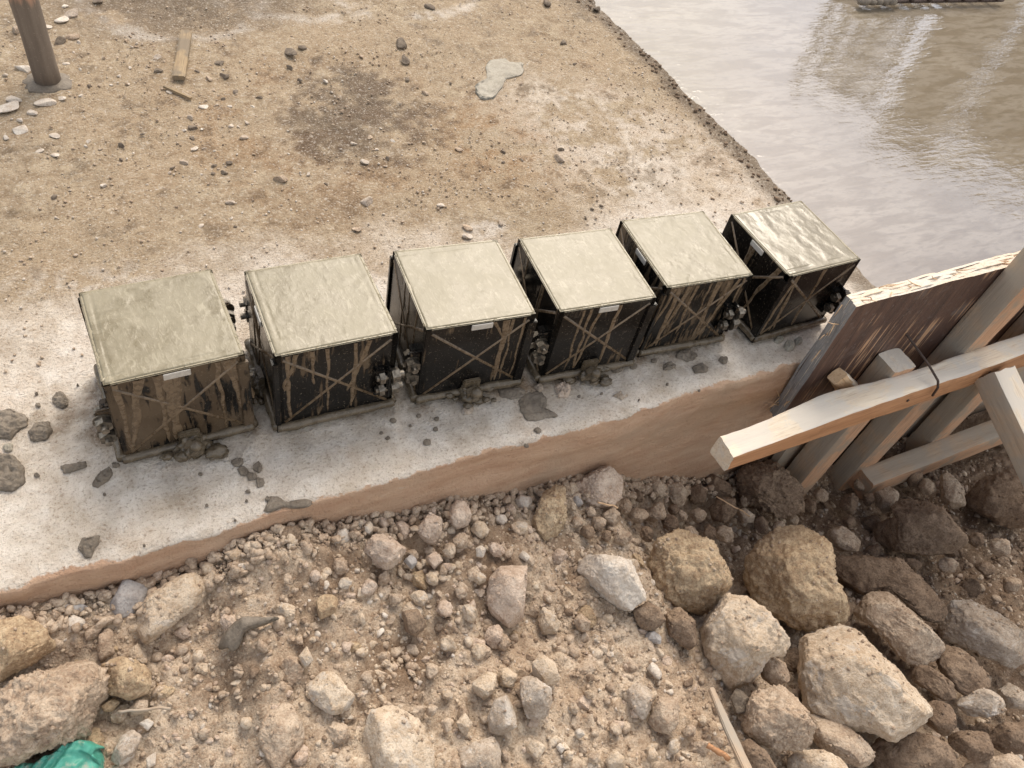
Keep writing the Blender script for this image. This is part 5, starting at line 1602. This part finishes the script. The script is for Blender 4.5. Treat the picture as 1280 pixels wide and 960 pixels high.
# ------------------------------------------------------------------ wood, straw, plastic and mortar in the rubble
def soil_stick(name, label, pa, pb, rad, mat, lift=0.012, cat='stick', seg=7, flat=None):
    a = soil_at(*pa); b = soil_at(*pb)
    t = np.linspace(0, 1, 14)
    path = a[None] * (1 - t)[:, None] + b[None] * t[:, None] + np.array([0, 0, lift])
    path += 0.0025 * np.stack([fbm(p3(t * 4, k), 2, 700 + k) for k in range(3)], -1)
    path = path - path[0]
    v, f = tube_np(path, rad * (1 + 0.3 * fbm(p3(t * 6, 1), 2, 9)), seg)
    o = add(name, mesh_np(name, v, f), M[mat], None, loc=a + np.array([0, 0, lift]))
    return tag(o, label, cat)
def soil_board(name, label, pa, pb, W_, H_, mat, seed, lift):
    a = soil_at(*pa); b = soil_at(*pb)
    mw, L_ = frame((a[0], a[1], a[2] + lift), (b[0], b[1], b[2] + lift))
    me = board_mesh(name, L_, W_, H_, 30, seed, 0.003, 0.003, taper=lambda x, yy, zz, prof: (yy * (0.55 + 0.45 * min(1, x / (L_ * 0.7))), zz))
    me.materials.append(M[mat])
    return tag(add(name, me, None, None, mw=mw), label, 'wood')
soil_board('wood_sliver', 'long splintered wood sliver pointing into the rubble from the bottom edge', (880, 868), (925, 975), 0.014, 0.008, 'wood_mud', 31, 0.028)
soil_stick('straw', 'dry straw stalk lying right of the rough boulder', (152, 897), (214, 892), 0.0018, 'wood_mud', 0.020, 'straw')
soil_stick('wood_chip', 'short reddish wood chip left of the long sliver', (880, 935), (905, 952), 0.004, 'wood_orange', 0.014, 'wood')
soil_stick('root', 'thin pale root lying over the brown clod', (885, 636), (925, 660), 0.0012, 'splinter', 0.045, 'root')
soil_stick('straw', 'thin straw below the pinkish clod', (742, 640), (765, 646), 0.0014, 'splinter', 0.03, 'straw')
def soil_splat(label, crop, o_, h):
    poly = opx(crop, o_)
    c, th, r = star_radius(poly, 80)
    P = soil_at(*c)
    W = []
    for p in poly:
        d = ray(*p); t_ = (P[2] - CAM_P[2]) / d[2]
        W.append((CAM_P + d * t_)[:2])
    W = np.array(W)
    c, th, r = star_radius(W, 80)
    v, f = ico(4)
    ang = np.arctan2(v[:, 1], v[:, 0])
    R_ = np.interp(ang, np.concatenate([th, [math.pi]]), np.concatenate([r, r[:1]]))
    u = np.hypot(v[:, 0], v[:, 1])
    q = np.stack([v[:, 0] / np.maximum(u, 1e-6) * R_ * u ** .6, v[:, 1] / np.maximum(u, 1e-6) * R_ * u ** .6, v[:, 2] * h], -1)
    q[:, 2] *= 1 + 0.8 * fbm(q * 90, 3, 8)
    q[:, :2] *= (1 + 0.22 * fbm(q * 70, 3, 10))[:, None]
    q[:, 2] += soil_base(q[:, 0] + c[0], q[:, 1] + c[1]) - P[2] + 0.004 + 0.008 * fbm(q * 20, 3, 9)
    return tag(add('mortar_splat', mesh_np('mortar_splat', q, f), M['mortar'], None, loc=(c[0], c[1], P[2])), label, 'mortar')
soil_splat('grey mortar tongue dropped on the left-hand rubble', 'A', '770,520 790,480 830,450 880,435 950,440 1005,430 990,445 940,462 890,470 860,490 850,520 820,535', 0.006)

def green_sheet():
    # crumpled strip of plastic: a folded sheet draped on the soil
    P = soil_at(92, 950)
    d = ray(92, 950)
    mpp = np.linalg.norm(P - CAM_P) / FPX
    cx = CAM_X - np.array([0, 0, CAM_X[2]]); cx /= np.linalg.norm(cx)
    cy = np.array([-cx[1], cx[0], 0.0])
    nu, nv = 70, 46
    U, V = np.meshgrid(np.linspace(-0.055, 0.040, nu), np.linspace(-0.07, 0.026, nv))
    q = np.stack([U * 14, V * 14, U * 0], -1)
    z = 0.022 + 0.016 * fbm(q * 1.6, 3, 801) + 0.022 * np.abs(fbm(q * np.array([3.2, 1.4, 1]) + 5, 3, 802)) + 0.007 * np.abs(fbm(q * 5, 3, 803))
    z = z - 0.045 * sm(V, 0.008, 0.026) - 0.05 * sm(U, 0.015, 0.040)
    outl = 0.012 * fbm(q * 0.8 + 9, 3, 804)
    Ux = U + outl + 0.35 * (V) * (U < 0.02); Vx = V + outl - 0.25 * np.abs(U) * (V > 0) - 0.5 * np.maximum(-U - 0.01, 0)
    Wd = P[None, None] + Ux[..., None] * cx + Vx[..., None] * cy + np.stack([z * 0, z * 0, z], -1)
    base = P.copy()
    me = mesh_np('plastic_sheet', (Wd - base).reshape(-1, 3), grid_faces(nv, nu))
    o = add('plastic_sheet', me, M['green'], None, loc=base)
    md = o.modifiers.new('thickness', 'SOLIDIFY'); md.thickness = 0.0012
    tag(o, 'crumpled dusty green plastic sheet in the lower left corner', 'plastic')
green_sheet()
